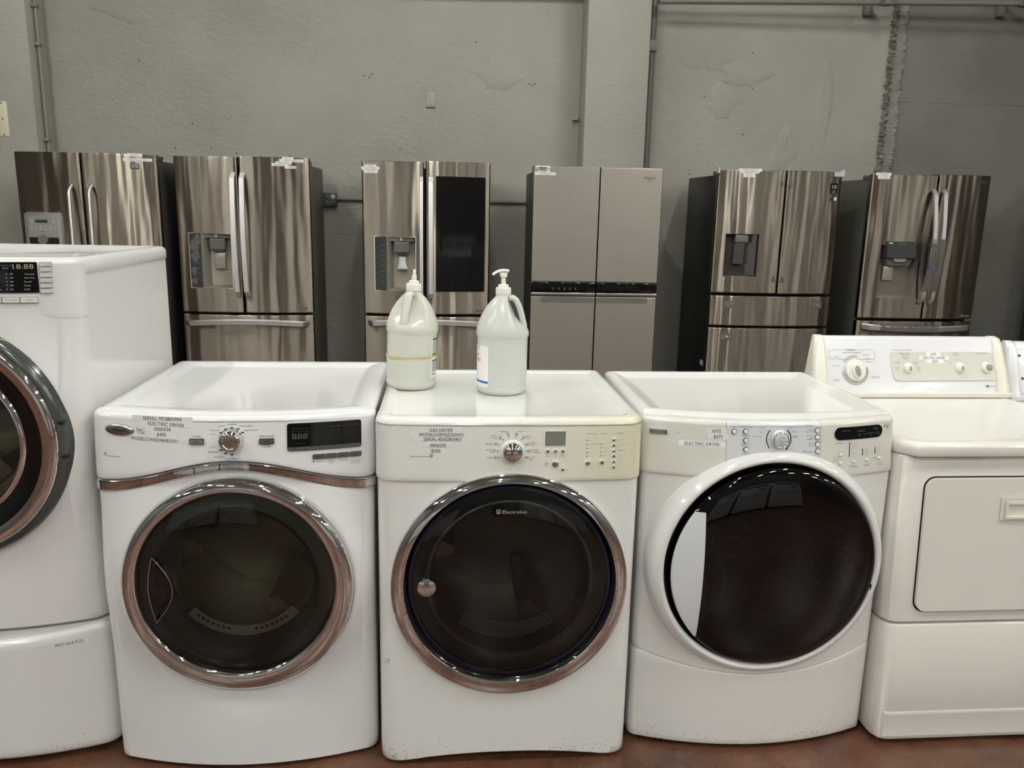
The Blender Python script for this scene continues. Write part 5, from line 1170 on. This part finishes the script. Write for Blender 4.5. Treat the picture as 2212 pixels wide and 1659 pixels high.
def lg_dispenser(door, mp, x0, x1, z0, z1, split, tall_paddle=False):
    mb = MB(); rframe(mb, x0-0.003, x1+0.003, z0-0.004, z1+0.003, 0.004, 0.005, mp, 0.002); fr = mb.build('dispenser', 'handle_steel', door)
    mb = MB(); plate(mb, x0, split-0.004, z0, z1, mp, 0.0015, 0.002); p = mb.build('display', 'smoke_panel', fr)
    if not tall_paddle: lab(p, 'dark touch strip under peeling cloudy film')
    mb = MB()
    for i in range(8): plate(mb, split-0.045, split-0.014, z1-0.06-i*0.036, z1-0.058-i*0.036, mp, 0.0004, 0, 2, off=0.0015)
    mb.build('lettering', 'dial_grey', fr)
    if not tall_paddle:
        mb = MB(); rg = random.Random(11)
        for i in range(9):
            cx, cz = x0+0.020+0.040*rg.random(), z0+0.04+0.30*rg.random(); ra, rb = 0.016+0.012*rg.random(), 0.02+0.03*rg.random()
            R = [[mp(max(x0+0.002, min(split-0.006, cx+ra*q*math.cos(2*PI*k/20)*(1+0.3*math.sin(3*2*PI*k/20+i)))), cz+rb*q*math.sin(2*PI*k/20), 0.0019) for k in range(20)] for q in (1.0, 0.1)]
            mb.grid(R, True)
        mb.build('film', 'peel_film', fr)
    y0 = mp(split, z0, 0)[1]
    n = niche(door, mp, split, x1, z0, z1, 'niche_beige', 0.078, 'niche')
    mb = MB(); mb.loft([[(split+0.002, mp(split, 0, 0)[1]+0.002, z), (split+0.012, mp(split, 0, 0)[1]+0.002, z), (split+0.045, 0.076, z), (split+0.002, 0.076, z)] for z in (z0+0.006, z1-0.004)]); lab(mb.build('side_wall', 'niche_grey', n), 'grey slanted side of the recess')
    mb = MB(); mb.box(split+0.012, x1-0.012, y0+0.01, 0.075, z1-0.03, z1-0.002); mb.build('hood', 'niche_grey', n)
    xc = (split+x1)/2+0.004
    mb = MB(); mb.loft([[(xc-a, y0-0.004+d, z), (xc+a, y0-0.004+d, z), (xc+a, 0.074, z), (xc-a, 0.074, z)] for z, a, d in ((z1-0.034, 0.050, 0.01), (z1-0.045, 0.052, 0.0), (z1-0.105, 0.050, 0.006), (z1-0.128, 0.030, 0.03))]); s = mb.build('spout', 'spout_grey', n, 25)
    mb = MB(); mb.box(xc-0.012, xc+0.004, y0-0.006, y0+0.0, z1-0.028, z1-0.006, 0.002); mb.build('lever', 'print_pale', n)
    if tall_paddle:
        mb = MB(); mb.loft([[(xc-a, 0.045+d, z), (xc+a, 0.045+d, z), (xc+a, 0.052+d, z), (xc-a, 0.052+d, z)] for z, a, d in ((z1-0.14, 0.022, 0.02), (z1-0.19, 0.024, 0.012), (z1-0.22, 0.036, -0.005), (z1-0.232, 0.036, -0.005))])
        mb.build('paddle', 'chrome_soft', n)
    else:
        mb = MB(); mb.box(xc-0.034, xc+0.040, 0.060, 0.068, z1-0.245, z1-0.130, 0.006); pd = mb.build('paddle', 'paddle', n)
        mb = MB(); arc(mb, xc+0.002, z1-0.178, 0.008, 0.0105, 0, 360, lambda a, z, o: (a, 0.0598-o, z)); arc(mb, xc+0.012, z1-0.166, 0.003, 0.0045, 0, 360, lambda a, z, o: (a, 0.0598-o, z)); mb.build('symbol', 'print_grey', pd)
    mb = MB(); mb.loft([[(split+0.006, y0-0.002, z0+0.002), (x1-0.004, y0-0.002, z0+0.002), (x1-0.004, 0.075, z0+0.006), (split+0.006, 0.075, z0+0.006)], [(split+0.006, y0-0.002, z0+0.012), (x1-0.004, y0-0.002, z0+0.012), (x1-0.004, 0.075, z0+0.016), (split+0.006, 0.075, z0+0.016)]]); mb.build('drip_tray', 'niche_grey', n)
def lg_logo(door, mp, x, z, m='print_grey'):
    mb = MB(); arc(mb, x, z, 0.011, 0.0135, 20, 350, mp, 0.001); arc(mb, x, z, 0.0008, 0.0022, 0, 360, mp, 0.001, 8); plate(mb, x-0.001, x+0.001, z-0.006, z+0.006, mp, 0.001, 0, 2); plate(mb, x, x+0.005, z-0.007, z-0.005, mp, 0.001, 0, 2)
    T(mb, 'LG', (x+0.030, z), 0.020, mp, 0.028); mb.build('logo', m, door)
def lc_badge(door, mp, x, z):
    mb = MB(); plate(mb, x-0.038, x+0.038, z-0.010, z+0.010, mp, 0.003, 0.004); o = mb.build('badge', 'chrome_soft', door)
    mb = MB(); plate(mb, x-0.034, x+0.034, z-0.0065, z+0.0065, mp, 0.0006, 0.003, off=0.003); mb.build('badge_face', 'smoke_panel', o)
    mb = MB(); T(mb, 'Linear Compressor', (x+0.006, z), 0.006, mp, 0.05, off=0.0042); disc(mb, x-0.026, z, 0.004, lambda a, b_, o_: mp(a, b_, o_+0.0038)); mb.build('lettering', 'print_white', o)

def fridge_peeling():
    t, mp = fridge_base('steel French-door refrigerator with broad flat handles and peeling film beside its dispenser', -1.378, 5.775, 'fridge_side_olive', 0.72)
    dl = fdoor(t, mp, -0.454, -0.022, 0.722, 1.778, 'steel', hole=(-0.292, -0.086, 0.893, 1.266)); dr = fdoor(t, mp, -0.012, 0.454, 0.722, 1.783, 'steel')
    dz = fdoor(t, mp, -0.454, 0.454, 0.06, 0.704, 'steel', name='freezer_drawer')
    bar_handle(dl, mp, -0.048, 0.845, 1.668, w=0.018); bar_handle(dr, mp, 0.014, 0.845, 1.668, w=0.018)
    hbar(dz, mp, -0.425, 0.415, 0.645, h=0.020, bow_=0.018)
    lg_dispenser(dl, mp, -0.378, -0.086, 0.893, 1.266, -0.292)
    lg_logo(dr, mp, 0.365, 1.728); lc_badge(dr, mp, 0.372, 0.752)
    tags(t, mp, (('6553 3', (0.3125, 1.7769), 0.04, 0.075), ('MODELO:LFXS24623S', (0.3372, 1.7635), 0.10, 0.160), ('SERIAL:509MRHK', (0.2852, 1.7475), 0.075, 0.105), ('W36 H69 D30', (0.2615, 1.7356), 0.065, 0.110), ('$ 950', (0.3296, 1.7203), 0.03, 0.078)))
fridge_peeling()
def fridge_window():
    t, mp = fridge_base('steel refrigerator with a tall black glass window in its door', -0.126, 5.79, 'fridge_side', 0.72)
    dl = fdoor(t, mp, -0.447, -0.020, 0.722, 1.778, 'steel', hole=(-0.278, -0.076, 0.888, 1.265)); dr = fdoor(t, mp, -0.004, 0.447, 0.722, 1.784, 'steel')
    dz = fdoor(t, mp, -0.447, 0.447, 0.06, 0.702, 'steel', name='freezer_drawer')
    bar_handle(dl, mp, -0.034, 0.845, 1.670, w=0.013); h = bar_handle(dr, mp, 0.032, 0.845, 1.670, w=0.018)
    mb = MB(); mb.box(0.024, 0.040, mp(0.03, 0, 0)[1]-0.073, mp(0.03, 0, 0)[1]-0.060, 1.275, 1.325, 0.002); lab(mb.build('latch_button', 'niche_grey', h), 'small door-in-door latch')
    hbar(dz, mp, -0.410, 0.400, 0.655, h=0.020, bow_=0.016)
    lg_dispenser(dl, mp, -0.364, -0.076, 0.888, 1.265, -0.278, True)
    mb = MB(); plate(mb, 0.066, 0.413, 0.885, 1.684, mp, 0.002, 0.006, 14); w = mb.build('window', 'black_gloss', dr)
    mb = MB(); rframe(mb, 0.064, 0.415, 0.883, 1.686, 0.007, 0.003, mp, 0.0032); mb.build('window_frame', 'nickel', dr)
    lg_logo(dr, mp, 0.372, 1.730); lc_badge(dr, mp, 0.370, 0.748)
    tags(t, mp, (('6586', (-0.3858, 1.7441), 0.035, 0.082), ('W36 H70 D32', (-0.3861, 1.7307), 0.075, 0.128), ('MODELO:LFXS30796S', (-0.3862, 1.7193), 0.085, 0.108), ('$ 1,500', (-0.3811, 1.7059), 0.04, 0.09)))
fridge_window()
def fridge_four_door():
    t, mp = fridge_base('matte steel four-door refrigerator with a black band across its middle', 1.066, 5.70, 'fridge_side', 0.62, 1.735, 0.0)
    S = 'steel_satin'
    d1 = fdoor(t, mp, -0.454, 0.008, 0.974, 1.770, S, r=0.006); d2 = fdoor(t, mp, 0.014, 0.454, 0.974, 1.770, S, r=0.006)
    for (a, b_), d in (((-0.454, 0.008), d1), ((0.014, 0.454), d2)):
        mb = MB(); mb.box(a, b_, 0.002, 0.08, 0.900, 0.972, 0.002); mb.build('band', 'black_gloss', d)
        mb = MB(); mb.box(a, b_, -0.004, 0.08, 0.877, 0.899, 0.003); mb.build('rail', 'nickel', d)
    mb = MB()
    for i in range(5): x = -0.295+i*0.040; disc(mb, x, 0.930, 0.004, lambda a, z, o: (a, 0.001-o, z)); plate(mb, x-0.007, x+0.007, 0.919, 0.921, lambda a, z, o: (a, 0.0015-o, z), 0.0005, 0, 2)
    mb.build('touch_key', 'dial_grey', d1)
    for (a, b_), nm in (((-0.454, 0.008), 'freezer_door'), ((0.014, 0.454), 'freezer_door')):
        d = fdoor(t, mp, a, b_, 0.07, 0.872, S, r=0.006, name=nm)
        g0, g1 = (a+0.07, b_-0.008) if a < 0 else (a+0.002, b_-0.065)
        mb = MB(); plate(mb, g0, g1, 0.828, 0.868, mp, 0.0015, 0.014, 10); mb.build('grip', 'spout_grey', d)
    mb = MB(); T(mb, 'Whirlpool', (0.357, 1.705), 0.019, mp, 0.078); arc(mb, 0.357, 1.712, 0.026, 0.0285, 235, 300, mp); mb.build('logo', 'print_black', d2)
    tags(t, mp, (('W36 H 70', (-0.3904, 1.7595), 0.05, 0.095), ('6601', (-0.3954, 1.7470), 0.035, 0.065), ('$ 2,000', (-0.3864, 1.7338), 0.04, 0.085), ('COUNTER DEPTH', (-0.3751, 1.7165), 0.09, 0.145)))
fridge_four_door()
def fridge_no_handles():
    t, mp = fridge_base('steel four-door refrigerator missing its handles, black sides, taped top corners', 2.38, 5.69, 'fridge_black', 0.78)
    S = 'steel_c'
    dl = fdoor(t, mp, -0.454, 0.023, 0.912, 1.776, S, hole=(-0.374, -0.139, 1.034, 1.333)); dr = fdoor(t, mp, 0.029, 0.454, 0.910, 1.780, S)
    w1 = fdoor(t, mp, -0.452, 0.460, 0.673, 0.890, S, name='drawer'); w2 = fdoor(t, mp, -0.452, 0.460, 0.06, 0.655, S, name='drawer')
    n = niche(dl, mp, -0.374, -0.139, 1.034, 1.333, 'niche_dark', 0.078, 'dispenser')
    y = mp(-0.25, 1, 0)[1]
    mb = MB(); rframe(mb, -0.377, -0.136, 1.031, 1.336, 0.003, 0.004, mp, 0.002); mb.build('rim', 'nickel', n)
    mb = MB(); mb.box(-0.302, -0.205, y+0.012, 0.074, 1.272, 1.330, 0.008); s = mb.build('spout', 'spout_grey', n)
    mb = MB(); mb.lathe_cap([(0.005, 0), (0.004, -0.002)], -0.25, 1.293, 12, y+0.012); mb.build('lamp_dot', 'segment_amber', s)
    mb = MB(); mb.loft([[(-0.305+d, 0.045, z), (-0.232+d, 0.045, z), (-0.228+d, 0.072, z), (-0.309+d, 0.072, z)] for z, d in ((1.268, 0.008), (1.12, 0.0))]); mb.build('paddle', 'chrome_soft', n)
    mb = MB(); mb.loft([[(-0.20, 0.076, z), (-0.185, 0.062, z), (-0.146, y+0.012, z), (-0.146, 0.076, z)] for z in (1.04, 1.328)]); mb.build('side_wall', 'chrome_soft', n)
    for d, x, zz in ((dl, -0.010, (1.682, 1.017)), (dr, 0.055, (1.680, 1.014))):
        for i, z in enumerate(zz):
            mb = MB(); zt = z+0.008 if i == 0 else z-0.008
            plate(mb, x-0.013, x+0.016, zt-0.015, zt+0.015, mp, 0.0012, 0.001, 4); o = mb.build('mount_tape', 'hinge_grey', d)
            mb = MB(); disc(mb, x, z+(-0.014 if i == 0 else 0.014), 0.006, lambda a, b_, o_: mp(a, b_, o_+0.0013)); mb.build('mount_hole', 'black_matt', o)
    for d, x, z in ((w1, -0.308, 0.829), (w1, 0.345, 0.830), (w2, -0.320, 0.591), (w2, 0.345, 0.591)):
        s = 1 if x < 0 else -1
        mb = MB(); plate(mb, x-0.042, x+0.042, z-0.023, z+0.023, mp, 0.0014, 0.010, 8); o = mb.build('handle_socket', 'spout_grey', d)
        mb = MB(); rframe(mb, x-0.044, x+0.044, z-0.025, z+0.025, 0.012, 0.003, mp, 0.002); mb.build('socket_rim', 'nickel', o)
        mb = MB(); mb.lathe_cap([(0.008, 0), (0.007, -0.010), (0.004, -0.012)], x+0.006, z-0.002, 16, mp(x, z, 0)[1]); mb.build('mount_stud', 'chrome', o)
    mb = MB(); plate(mb, 0.363, 0.421, 1.625, 1.700, mp, 0.0008, 0.002); o = mb.build('energy_label', 'black_gloss', dr)
    mb = MB(); g = lambda a, z, o_: mp(a, z, o_+0.0008); T(mb, '10', (0.395, 1.676), 0.026, g, 0.034); T(mb, 'YEAR', (0.393, 1.652), 0.006, g, 0.02); plate(mb, 0.370, 0.415, 1.642, 1.643, g, 0.0004, 0, 2); T(mb, 'WARRANTY', (0.393, 1.634), 0.005, g, 0.034); mb.build('lettering', 'print_white', o)
    mb = MB(); plate(mb, 0.368, 0.384, 1.578, 1.600, mp, 0.0006, 0, 2); plate(mb, 0.388, 0.398, 1.578, 1.598, mp, 0.0006, 0, 2); mb.build('small_sticker', 'smoke_panel', dr)
    mb = MB(); plate(mb, 0.402, 0.422, 1.580, 1.604, mp, 0.0006, 0.002, 2); mb.build('small_sticker', 'sticker_white', dr)
    mb = MB(); T(mb, 'SAMSUNG', (0.385, 1.742), 0.015, mp, 0.095); mb.build('logo', 'hinge_grey', dr)
    mb = MB(); plate(mb, -0.450, -0.315, 1.752, 1.776, lambda a, z, o: (mp(a, z, o)[0], mp(a, z, o)[1]+0.004, z), 0.002, 0.001); mb.box(-0.46, -0.45, 0.03, 0.07, 1.752, 1.79); mb.build('corner_tape', 'tape_silver', dl)
    mb = MB(); plate(mb, 0.385, 0.456, 1.748, 1.780, mp, 0.0015, 0.001); mb.box(0.448, 0.46, 0.03, 0.07, 1.748, 1.795); mb.build('corner_tape', 'tape_silver', dr)
    tags(t, mp, (('MODEL:RF28R7201SR', (-0.2384, 1.7761), 0.10, 0.165), ('SERIAL:BRWM4BAM', (-0.2395, 1.7634), 0.09, 0.13), ('0006592', (-0.2461, 1.7517), 0.045, 0.082), ('$ 1,600', (-0.2437, 1.7359), 0.04, 0.082)))
    mb = MB(); mb.box(-0.444, -0.439, 0.13, 0.20, 0.35, 0.39); mb.build('side_tape', 'tape_silver', t)
fridge_no_handles()
def fridge_wrapped():
    t, mp = fridge_base('steel French-door refrigerator with bowed handles still in clear wrap, farthest along the row', 3.536, 5.74, 'fridge_side_olive', 0.74)
    S = 'steel_c'
    dl = fdoor(t, mp, -0.454, 0.024, 0.732, 1.774, S, hole=(-0.336, -0.070, 0.888, 1.272)); dr = fdoor(t, mp, 0.032, 0.454, 0.732, 1.782, S)
    dz = fdoor(t, mp, -0.454, 0.454, 0.06, 0.710, S, name='freezer_drawer')
    for d, x, s in ((dl, -0.008, -1), (dr, 0.066, 1)):
        path = []
        for k in range(29):
            u = k/28; z = 1.672-0.815*u; e = min(1, min(u, 1-u)/0.03); path.append((x+0.016*(math.sin(PI*u)-0.3)*(-s*0.4), mp(x, z, 0)[1]-0.006-0.022*e-0.058*math.sin(PI*u), z))
        pr = [(-0.016, -0.005), (-0.013, -0.010), (0.013, -0.010), (0.016, -0.005), (0.016, 0.005), (0.013, 0.010), (-0.013, 0.010), (-0.016, 0.005)]
        mb = MB(); mb.sweep(path, pr, Vector((1, 0, 0))); h = mb.build('handle', 'handle_steel', d)
        rg = random.Random(5 if s < 0 else 6); sub = path[12:26]; R = []
        mb = MB(); mb.sweep(sub, lambda q: [(a*1.22+rg.uniform(-.003, .003), b_*1.3+rg.uniform(-.003, .003)) for a, b_ in pr], Vector((1, 0, 0)), False); lab(mb.build('wrap', 'film', h, 10), 'crinkled clear wrap')
        mb = MB(); p = path[19]; mb.loft([[(p[0]-0.019, q[1]-0.011, q[2]), (p[0]-0.019, q[1]+0.012, q[2]), (p[0]-0.012, q[1]+0.012, q[2]), (p[0]-0.012, q[1]-0.011, q[2])] for q in path[17:21]]); mb.build('tape', 'blue_tape', h)
    hz = hbar(dz, mp, -0.415, 0.425, 0.672, h=0.022, bow_=-0.012)
    mb = MB(); rg = random.Random(9)
    pth = [(-0.30+0.44*k/22, mp(-0.30+0.44*k/22, 0, 0)[1]-0.047, 0.672-0.012*math.sin(PI*(0.125+0.53*k/22))) for k in range(23)]
    mb.sweep(pth, lambda q: [(a+rg.uniform(-.003, .003), b_+rg.uniform(-.002, .002)) for a, b_ in ((-0.025, -0.006), (-0.018, -0.013), (0.018, -0.013), (0.025, -0.006), (0.025, 0.006), (0.018, 0.012), (-0.018, 0.012), (-0.025, 0.006))], Vector((0, 0, 1)), False); lab(mb.build('wrap', 'film', hz, 10), 'crinkled clear wrap')
    n = niche(dl, mp, -0.336, -0.070, 0.888, 1.272, 'niche_steel', 0.078, 'dispenser')
    y = mp(-0.2, 0, 0)[1]
    mb = MB(); mb.loft([[(-0.309, y-0.006-d, z), (-0.090, y-0.006-d, z), (-0.090, 0.07, z), (-0.309, 0.07, z)] for z, d in ((1.300, 0.006), (1.297, 0.012), (1.182, 0.020), (1.178, 0.012))]); p = mb.build('display', 'smoke_panel', n, 25)
    mb = MB(); mb.box(-0.30, -0.27, y-0.021, y-0.017, 1.283, 1.292); mb.build('small_sticker', 'print_white', n)
    mb = MB(); T(mb, '888', (-0.2, 1.285), 0.008, lambda a, z, o: (a, y-0.0205-o, z), 0.05); mb.build('lettering', 'dial_grey', n)
    mb = MB(); mb.loft([[(-0.30+a, y+0.006, z), (-0.09-a, y+0.006, z), (-0.09-a, 0.074, z), (-0.30+a, 0.074, z)] for z, a in ((1.18, 0.0), (1.125, 0.02))]); mb.build('hood', 'hinge_grey', n)
    mb = MB(); mb.loft([[(-0.25+a, y-0.012, z), (-0.145-a, y-0.012, z), (-0.145-a, 0.05, z), (-0.25+a, 0.05, z)] for z, a in ((1.182, 0.0), (1.165, 0.004), (1.152, 0.018))]); mb.build('spout', 'paddle', n)
    mb = MB(); mb.box(-0.285, -0.205, 0.056, 0.066, 1.012, 1.120, 0.006); pd = mb.build('paddle', 'paddle', n)
    mb = MB(); mb.box(-0.268, -0.222, 0.054, 0.058, 1.028, 1.032); mb.build('slot', 'print_grey', pd)
    lg_logo(dr, mp, 0.385, 1.735, 'hinge_grey')
    lc_badge(dr, mp, 0.385, 0.756)
    tags(t, mp, (('W36 H 70', (-0.3779, 1.7760), 0.06, 0.108), ('6600', (-0.3712, 1.7642), 0.035, 0.08), ('$ 1,200', (-0.3740, 1.7511), 0.045, 0.085)))
fridge_wrapped()

def added_shade_fridge():  # added out of view so that it shades the end of the wall
    t, mp = fridge_base('unseen steel refrigerator added past the wrapped-handle one to shade the wall', 5.36, 5.74, 'fridge_side', 0.72)
    fdoor(t, mp, -0.454, -0.004, 0.722, 1.778, 'steel'); fdoor(t, mp, 0.004, 0.454, 0.722, 1.778, 'steel'); fdoor(t, mp, -0.454, 0.454, 0.06, 0.704, 'steel', name='freezer_drawer')
    bar_handle(t, mp, -0.03, 0.845, 1.668); bar_handle(t, mp, 0.03, 0.845, 1.668)
added_shade_fridge()

# ================================================================ gallon jugs on the dial dryer
def jug(name, label, loc, m, hang, lean=0.0):
    t = thing(name, label, 'jug', loc); t.rotation_euler = (0, lean, 0)
    prof = [(0.060, 0.0, 0), (0.067, 0.003, 0), (0.0715, 0.012, 0), (0.0715, 0.020, 0), (0.0695, 0.024, 0), (0.0715, 0.030, 0), (0.0715, 0.158, 0), (0.0715, 0.160, 0), (0.0745, 0.164, 0), (0.0750, 0.176, 0), (0.0735, 0.186, 0.1), (0.0685, 0.203, 0.6), (0.060, 0.224, 1), (0.047, 0.246, 1), (0.034, 0.262, 1), (0.024, 0.272, 0.8), (0.0205, 0.278, 0.2), (0.0205, 0.290, 0)]
    n = 72; rows = []
    inner = lambda z: 0.014+0.028*max(0, min(1, (0.262-z)/0.075))
    for r, z, k in prof:
        row = []
        for i in range(n):
            a = 2*PI*i/n; d = abs((a-hang+PI) % (2*PI)-PI); cut = min(r, inner(z)/max(math.cos(d), 0.05)) if d < 1.5 else r; rr = r+(cut-r)*k; row.append((rr*math.cos(a), rr*math.sin(a), z))
        rows.append(row)
    mb = MB(); mb.loft(rows, True, False); body = mb.build('body', m, t, 60)
    c, s = math.cos(hang), math.sin(hang)
    path = [(0.017, 0.271), (0.028, 0.271), (0.037, 0.264), (0.0455, 0.248), (0.0515, 0.230), (0.0565, 0.210), (0.061, 0.192), (0.060, 0.176)]
    # smooth the grip path
    P = []
    for i in range(len(path)-1):
        for k in range(4):
            q = k/4; P.append((path[i][0]*(1-q)+path[i+1][0]*q, path[i][1]*(1-q)+path[i+1][1]*q))
    P.append(path[-1])
    mb = MB(); mb.sweep([(r*c, r*s, z) for r, z in P], [(0.0125*math.cos(2*PI*k/14), 0.0085*math.sin(2*PI*k/14)) for k in range(14)], Vector((-s, c, 0))); mb.build('handle', m, t, 60)
    mb = MB(); mb.lathe_cap([(0.0212, 0.280), (0.0215, 0.281), (0.0215, 0.297), (0.0205, 0.2995), (0.0145, 0.300), (0.0145, 0.306), (0.0130, 0.308), (0.0065, 0.309)], 0, 0, 48, axis='z'); cap = mb.build('cap', 'cap_white', t)
    mb = MB(); A = [2*PI*k/40 for k in range(40)]
    for a in A: mb.box(0.0214*math.cos(a)-0.0004, 0.0214*math.cos(a)+0.0004, 0.0214*math.sin(a)-0.0004, 0.0214*math.sin(a)+0.0004, 0.283, 0.296)
    mb.build('cap_ridges', 'cap_white', cap)
    return t, body, cap
def cyl(r): return lambda a, z, o: ((r+o)*math.sin(a/r), -(r+o)*math.cos(a/r), z)
# jug with the rubber band: its grip faces the camera
J1 = (-0.098, 2.33, 0.9575)
t, body, cap = jug('jug', 'cloudy jug with nozzle cap and a rubber band round it, standing near the dryer edge', J1, 'jug_green', -1.95, math.radians(2.2))
mb = MB(); mb.lathe_cap([(0.0075, 0.306), (0.0070, 0.322), (0.0042, 0.324), (0.0036, 0.338), (0.0026, 0.340)], 0, 0, 24, axis='z'); mb.build('nozzle', 'cap_white', t)
mb = MB(); q = cyl(0.0718); plate(mb, 0.066, 0.125, 0.035, 0.150, q, 0.0005, 0.004, 16); lb = mb.build('label', 'label_white', t)
mb = MB()
for z in (0.1465, 0.1025, 0.0845): plate(mb, 0.0705, 0.118, z-0.003, z+0.003, q, 0.0004, 0, 10, off=0.0006)
mb.build('label_band', 'label_green', lb)
mb = MB()
for i in range(15):
    z = 0.1405-i*0.0024
    if z > 0.106: plate(mb, 0.0705, 0.112-0.006*((i*7) % 3), z-0.0005, z+0.0005, q, 0.0003, 0, 8, off=0.0006)
for i in range(12): z = 0.079-i*0.0024; plate(mb, 0.0705, 0.108-0.005*((i*5) % 3), z-0.0005, z+0.0005, q, 0.0003, 0, 8, off=0.0006)
T(mb, 'DIRECTIONS', (0.088, 0.1465), 0.0028, q, 0.028, off=0.0012); plate(mb, 0.0705, 0.095, 0.043, 0.046, q, 0.0003, 0, 6, off=0.0006)
mb.build('lettering', 'print_grey', lb)
mb = MB(); R = []
n = 90; rows = []
for k in range(n):
    a = 2*PI*k/n; z = 0.0935+0.0045*math.cos(a+0.2)+0.0012*math.sin(3*a); c, s = math.cos(a), math.sin(a)
    tw = 0.3*math.sin(2*a); rows.append([((0.0722+0.0009+0.0014*math.cos(f))*c, (0.0722+0.0009+0.0014*math.cos(f))*s, z+0.0026*math.sin(f)*(1+0.25*math.sin(5*a))) for f in (2*PI*j/8 for j in range(8))])
rows.append(rows[0]); mb.grid(rows, True)
o = mb.build('rubber_band', 'rubber'); o.location = J1; o.rotation_euler = (0, math.radians(2.2), 0); tag(o, 'tan rubber band stretched round the cloudy jug with the nozzle cap', 'rubber band')
# pump jug
t, body, cap = jug('jug', 'cloudy white jug with a pump dispenser and a sanitizer label', (0.166, 2.272, 0.9548), 'jug_milky', -0.12)
mb = MB(); mb.lathe_cap([(0.0068, 0.306), (0.0062, 0.327), (0.0078, 0.329), (0.0100, 0.330), (0.0108, 0.340), (0.0102, 0.3415)], 0, 0, 28, axis='z'); pu = mb.build('pump', 'cap_white', t)
mb = MB(); a = math.radians(186); d = Vector((math.cos(a), math.sin(a), 0)); sd = Vector((-d.y, d.x, 0))
pth = [(-0.014, 0.3455), (-0.008, 0.347), (0.0, 0.3475), (0.010, 0.3465), (0.020, 0.343), (0.027, 0.3385), (0.031, 0.335)]
mb.sweep([tuple(d*r+Vector((0, 0, z))) for r, z in pth], lambda q: [((0.0085-0.004*q)*math.cos(2*PI*k/14), (0.0042-0.0006*q)*math.sin(2*PI*k/14)) for k in range(14)], sd); mb.build('spout', 'cap_white', pu)
mb = MB(); q = cyl(0.0718); A0, A1 = -0.165, -0.046; plate(mb, A0, A1, 0.022, 0.140, q, 0.0005, 0.004, 20); lb = mb.build('label', 'label_white', t)
mb = MB(); plate(mb, A0+0.001, A1, 0.034, 0.040, q, 0.0004, 0, 16, off=0.0006); T(mb, 'GERM', (-0.083, 0.1365), 0.005, q, None, 'R', off=0.0010); T(mb, 'SHIELD', (-0.083, 0.129), 0.005, q, None, 'R', off=0.0010); mb.build('label_band', 'label_blue', lb)
mb = MB(); T(mb, 'HAND', (-0.083, 0.113), 0.0085, q, None, 'R', off=0.0010); T(mb, 'SANITIZER', (-0.0745, 0.0985), 0.0085, q, None, 'R', off=0.0010); mb.build('lettering', 'label_red', lb)

# ================================================================ the facing row across the aisle (seen only mirrored in chrome and glass)
def aisle_washer(x, y, h, dark=False):
    t = thing('washer', 'white machine facing the row from across the aisle, mirrored in the black round window', 'washing machine', (x, y, 0), 'washers across the aisle')
    mb = MB(); mb.box(-0.343, 0.343, -0.7, 0, 0.012, h, 0.02, 3); mb.build('cabinet', 'white_plain', t)
    mb = MB(); mb.box(-0.26, 0.26, 0.0, 0.012, 0.40, h-0.2, 0.004); d = mb.build('door', 'white_plain', t)
    mb = MB(); mb.box(0.10, 0.24, 0.012, 0.03, h-0.30, h-0.24, 0.006); mb.build('door_handle', 'display_grey', d)
    mb = MB(); mb.box(-0.30, 0.30, 0.0, 0.006, h-0.14, h-0.03, 0.002); c = mb.build('control_panel', 'display_grey', t)
    mb = MB(); mb.lathe_cap([(0.03, 0.006), (0.028, 0.025)], 0, h-0.085, 32); mb.build('control_knob', 'chrome', c)
    return t
base = aisle_washer(-2.9, -1.9, 0.97)
for x in (-2.15, -1.4, 1.1, 1.85, 2.6):
    c = base.copy(); COL.objects.link(c); c.location = (x, -1.9, 0)
    for ch in base.children:
        d = ch.copy(); COL.objects.link(d); d.parent = c
        for g in ch.children:
            e = g.copy(); COL.objects.link(e); e.parent = d
